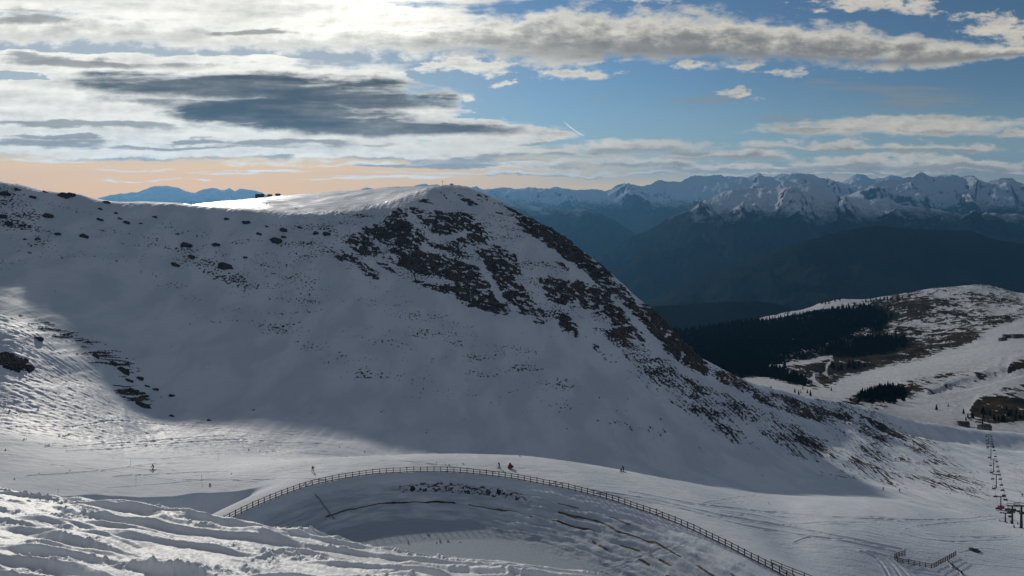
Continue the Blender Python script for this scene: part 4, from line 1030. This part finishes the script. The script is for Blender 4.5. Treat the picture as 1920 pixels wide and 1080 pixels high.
for p, wx, wy, hz_, rz, lab, snow_ in [((1846, 806), 12, 7, 4.2, .15, 'dark upper lift station where the tower line ends', False), ((1806, 799), 11, 7, 3.2, -.2, 'dark hut beside the lower piste bend above the lift station', False),
                      ((1889, 634), 15, 9, 4.6, -.1, 'dark building on the snowy hilltop at the head of the piste', True), ((1880, 639), 12, 8, 3.6, .1, 'low dark shed just below the hilltop building', False), ((1908, 634), 20, 9, 4.6, .05, 'long dark building furthest along the snowy hilltop', True), ((1530, 708), 8, 7, 6, .1, 'small pale hut at the end of the winding track', True)]:
    h_ = on_hill(*p)
    if h_ is None: print('no hill', p); continue
    hut(h_, wx, wy, hz_, rz, lab, 'building', 'building', 'snowcap' if snow_ and p[0] == 1530 else 'hutroof', wall='white' if p[0] == 1530 else 'hutwood')

# --- summit mast, cairn and lone pole
def ridge_pt(px, lo=600, hi=720):
    i = int(np.searchsorted(C, px)); z = TERR['Z'][:, i]; m = (Y > lo) & (Y < hi); e = np.where(m, z/Y, -9); j = int(np.argmax(e)); return np.array([(px-CX)/F*Y[j], Y[j], z[j]])
h_ = ridge_pt(830, 600, 800)
root = empty('mast', h_, 'slim orange and white mast on the summit skyline', 'mast')
MB().tube([(0, 0, -.5), (0, 0, 1.2)], .16, 8).build('base_pole', M['steel'], root, True)
MB().tube([(0, 0, 1.2), (0, 0, 2.1)], .15, 8).build('white_band', M['white'], root, True)
MB().tube([(0, 0, 2.1), (0, 0, 3.6)], .16, 8).build('orange_top', M['orange'], root, True)
MB().box((0, 0, 2.9), (.9, .12, .5)).build('panel', M['orange'], root)
def boulder_mesh(name, seed, flat_=.6, sub=3):
    import bmesh
    bm = bmesh.new(); bmesh.ops.create_icosphere(bm, subdivisions=sub, radius=1)
    rg = random.Random(seed); off = rg.uniform(0, 90)
    cuts = [(np.array([rg.gauss(0, 1), rg.gauss(0, 1), rg.gauss(.1, .7)]), rg.uniform(.55, .85)) for _ in range(9)]
    cuts = [(c_/np.linalg.norm(c_), r) for c_, r in cuts]
    for v in bm.verts:
        p = np.array(v.co)
        for c_, r in cuts:
            k = p@c_
            if k > r: p = p-(k-r)*c_
        p = p*(1+.22*float(gn(p[0]*2+off, p[1]*2+p[2]*1.7)))*(1+.1*float(gn(p[0]*6+off, p[1]*6+p[2]*5)))
        v.co = (p[0], p[1], p[2]*flat_)
    me = bpy.data.meshes.new(name); bm.to_mesh(me); bm.free(); me.materials.append(M['rock']); return me
BM = [boulder_mesh('boulder', k) for k in range(6)]
h_ = ridge_pt(847)
o = link('cairn', BM[0]); o.location = h_; o.scale = (1.9, 1.2, 1.5); tag(o, 'dark stone cairn crowning the rounded summit', 'cairn')
h_ = on(646, 416, 300)
o = MB().tube([(.5, 0, -.3), (0, 0, 2.6), (-.1, 0, 4.2)], [.14, .12, .06], 6).build('signal_pole', M['steel']); o.location = h_
tag(o, 'lone leaning dark pole in the shaded hollow under the plateau', 'pole')
# --- boulders poking out of the snow bowl
BL = [(120, 368, 26, 13), (200, 380, 18, 7), (87, 405, 24, 11), (157, 444, 17, 10), (187, 412, 14, 6), (225, 410, 12, 5), (237, 418, 14, 7), (290, 407, 12, 5), (347, 460, 26, 12), (405, 460, 15, 9), (422, 500, 30, 15), (328, 497, 18, 13), (358, 483, 16, 10),
      (464, 418, 18, 9), (424, 411, 13, 6), (485, 439, 11, 6), (532, 432, 17, 10), (562, 427, 12, 7), (517, 452, 26, 12), (533, 445, 11, 6), (70, 448, 12, 6), (108, 440, 12, 8), (47, 449, 8, 4), (55, 474, 9, 4), (15, 420, 15, 11), (7, 407, 20, 10), (7, 363, 24, 11), (33, 356, 14, 6), (62, 370, 16, 7),
      (85, 360, 12, 5), (132, 366, 20, 9), (43, 423, 10, 5), (592, 438, 14, 9), (612, 440, 16, 11), (460, 483, 10, 5), (188, 392, 9, 6), (218, 400, 8, 4), (333, 439, 10, 4), (263, 419, 8, 4),
      (230, 697, 24, 15), (213, 682, 16, 9), (241, 714, 18, 10), (262, 711, 15, 9), (293, 731, 13, 7), (245, 735, 26, 10), (267, 761, 30, 10), (322, 781, 12, 7), (393, 788.5, 11, 4), (323, 743, 14, 5), (72, 636, 24, 10), (476, 769, 7, 3), (500, 425+0, 8, 4), (180, 668, 18, 8), (275, 724, 12, 6)]
BLAB = {0: 'largest brown black boulder cresting the left skyline ridge', 1: 'flat dark boulder at the end of the left skyline ridge', 3: 'lone round dark boulder below the left ridge with bare snow round it', 8: 'wide dark boulder topping the scattered rocks in mid bowl', 10: 'longest dark boulder in mid bowl, lying slanted downhill',
        18: 'long dark boulder in the rock scatter left of the cliff', 39: 'bulkiest dark rock among the outcrops at the sunlit spur edge', 45: 'wide flat dark rock at the lower tip of the sunlit spur', 46: 'single dark rock on the sunlit snow just off the spur tip', 47: 'flat dark rock on the very edge of the shadow on the floor',
        49: 'dark rock at the top of the sunlit spur near its upper edge', 50: 'tiny dark rock alone on the smooth shaded snow of the bowl'}
for k, (px, py, wp, hp) in enumerate(BL):
    h_ = on(px, py, 250)
    if h_ is None: continue
    s_ = wp/2/F*h_[1]*1.1; t_ = hp/2/F*h_[1]*1.15
    o = link('boulder', BM[k % 6]); o.location = [float(h_[0]), float(h_[1]), float(h_[2])-.1*t_]; o.scale = (s_, s_*.75, t_/.6)
    o.rotation_euler = (random.uniform(-.15, .15), math.radians(18)*random.uniform(.2, 1.3), random.uniform(-.4, .4))
    zone = 'boulders along the left ridge' if py < 425 and px < 300 else ('boulders at the sunlit spur' if py > 600 else 'boulders in the shaded bowl')
    lab = BLAB.get(k) or {'boulders along the left ridge': 'small dark boulder poking from the shaded snow under the left ridge', 'boulders at the sunlit spur': 'dark rock in the broken row along the sunlit spur', 'boulders in the shaded bowl': 'small dark boulder in the scatter across the shaded bowl'}[zone]
    tag(o, lab, 'boulder', zone)
# --- a dark mound of earth on the lower piste
h_ = on(1829, 1033)
o = link('earth_mound', BM[2]); o.location = h_; o.scale = (1.9, 1.5, .9); o.rotation_euler = (0, .2, .3); tag(o, 'dark earth mound beside the V shaped barrier on the piste', 'mound')

# --- conifers
def crown_parts(h, seed, tiers=6, sides=9):
    rg = random.Random(seed); V = []; Fc = []
    for i in range(tiers):
        z0 = h*(.10+.80*i/tiers); z1 = z0+h*(.34-.02*i); r = h*.21*(1-.82*i/tiers)
        n = len(V)
        for k in range(sides*2):
            a_ = math.pi*k/sides+rg.uniform(-.12, .12)+i*.5; rr = r*((1.1 if k % 2 == 0 else .55)+rg.uniform(-.18, .18))
            V.append((rr*math.cos(a_), rr*math.sin(a_), z0-(.05*h if k % 2 == 0 else 0)+rg.uniform(-.02, .02)*h))
        V.append((rg.uniform(-.01, .01)*h, rg.uniform(-.01, .01)*h, min(z1, h)))
        for k in range(sides*2): Fc.append((n+k, n+(k+1) % (sides*2), n+sides*2))
    return V, Fc
protos = []
def conifer(loc, s_, label, group=None, kind=0):
    if len(protos) < 4:
        pass
    r = dup(protos[kind], loc, label, group, random.uniform(0, 6.28), s_*np.array([random.uniform(.85, 1.2)]*2+[1.0])) if protos[kind]['used'] else protos[kind]
    if not protos[kind]['used']:
        protos[kind]['used'] = 1; r.location = [float(c_) for c_ in loc]; r.scale = (s_, s_, s_); r['label'] = label
        if group: r['group'] = group
    return r
for k in range(4):
    root = empty('conifer', (0, 0, 0), 'dark conifer', 'tree'); root['used'] = 0
    MB().tube([(0, 0, -1), (0, 0, 3), (0, 0, 9)], [.26, .2, .05], 7).build('trunk', M['bark'], root, True)
    V, Fc = crown_parts(10, 50+k); MB().add(V, Fc).build('crown', M['needle'], root)
    protos.append(root)
rt = random.Random(11)
def scatter(n, cx, cy, rx, ry, hpx, label, group):
    for _ in range(n):
        for _t in range(20):
            px = rt.gauss(cx, rx); py = rt.gauss(cy, ry)
            if abs(px-cx) < 2.2*rx and abs(py-cy) < 2.2*ry: break
        h_ = hill_hit(px, py)
        if h_ is None: continue
        conifer(h_, hpx*rt.uniform(.7, 1.3)/F*h_[1]/10, label, group, rt.randrange(4))
scatter(26, 1650, 753, 22, 4, 15, 'dark conifer in the clump between the two pistes', 'conifers between the pistes')
scatter(9, 1615, 748, 10, 3, 10, 'dark conifer at the left end of the clump between the pistes', 'conifers between the pistes')
scatter(26, 1868, 785, 32, 7, 12, 'dark conifer in the thicket above the upper lift station', 'conifers above the lift station')
scatter(14, 1500, 735, 40, 4, 10, 'dark conifer at the wooded valley edge left of the piste', 'conifers at the valley edge')
for (px, py, hp, lab) in [(1756, 769, 12, 'lone dark conifer throwing a shadow across the lower piste'), (1778, 763, 6, 'small lone bush like conifer near the piste bend'), (1595, 752, 9, 'lone conifer at the left tip of the lower piste'), (1774, 728, 8, 'single conifer on the shaded cut bank between the pistes'), (1456, 705, 13, 'tall conifer standing clear at the pale valley track')]:
    h_ = hill_hit(px, py)
    if h_ is not None: conifer(h_, hp/F*h_[1]/10, lab, None, rt.randrange(4))
for (xa, ya, xb, yb, n, lab) in [(1435, 600, 1530, 588, 16, 'conifer in the row along the lower edge of the snow strip'), (1530, 588, 1625, 570, 18, 'conifer in the row under the upper end of the snow strip'), (1625, 566, 1700, 558, 12, 'conifer on the ridge between snow strip and hilltop'), (1480, 580, 1580, 562, 12, 'conifer on the skyline above the snow strip')]:
    for k in range(n):
        t = (k+rt.uniform(-.4, .4))/n; h_ = hill_hit(xa+(xb-xa)*t, ya+(yb-ya)*t+rt.uniform(0, 4))
        if h_ is not None: conifer(h_, rt.uniform(6, 10)/F*h_[1]/10, lab, 'conifers along the snow strip', rt.randrange(4))
# the closed wood on the valley side
TV = []; TF = []; nT = 0
cand = 0
kinds = [crown_parts(1, 80+k, 4, 5) for k in range(5)]
kv = [np.array(v) for v, f in kinds]; kf_ = [np.array(f) for v, f in kinds]
while nT < 6500 and cand < 60000:
    cand += 1
    px = rt.uniform(1215, 1700); py = rt.uniform(560, 745)
    u_ = sample(forest_d, np.array([px]), np.array([py]))[0]
    if u_ < rt.uniform(.2, .75): continue
    if sample(strip2, np.array([px]), np.array([py]))[0] > .15 or sample(piste, np.array([px]), np.array([py]))[0] > .2 or sample(road, np.array([px]), np.array([py]))[0] > .45: continue
    h_ = hill_hit(px, py)
    if h_ is None: continue
    hh = rt.uniform(9, 17)*(.7 if h_[1] < 1300 else 1); k = rt.randrange(5); a_ = rt.uniform(0, 6.28)
    ca, sa = math.cos(a_), math.sin(a_); v = kv[k]*hh; wdt = rt.uniform(.9, 1.35)
    v = np.stack([(v[:, 0]*ca-v[:, 1]*sa)*wdt, (v[:, 0]*sa+v[:, 1]*ca)*wdt, v[:, 2]-.4], 1)+h_
    TF.append(kf_[k]+sum(0 for _ in ())+ (0 if not TV else _tot)); TV.append(v); _tot = (0 if nT == 0 else _tot)+len(v); nT += 1
me = raw_mesh('forest', np.concatenate(TV), np.concatenate(TF))
o = link('forest', me, M['needle']); tag(o, 'dense dark conifer wood covering the valley side', 'forest', kind='stuff')
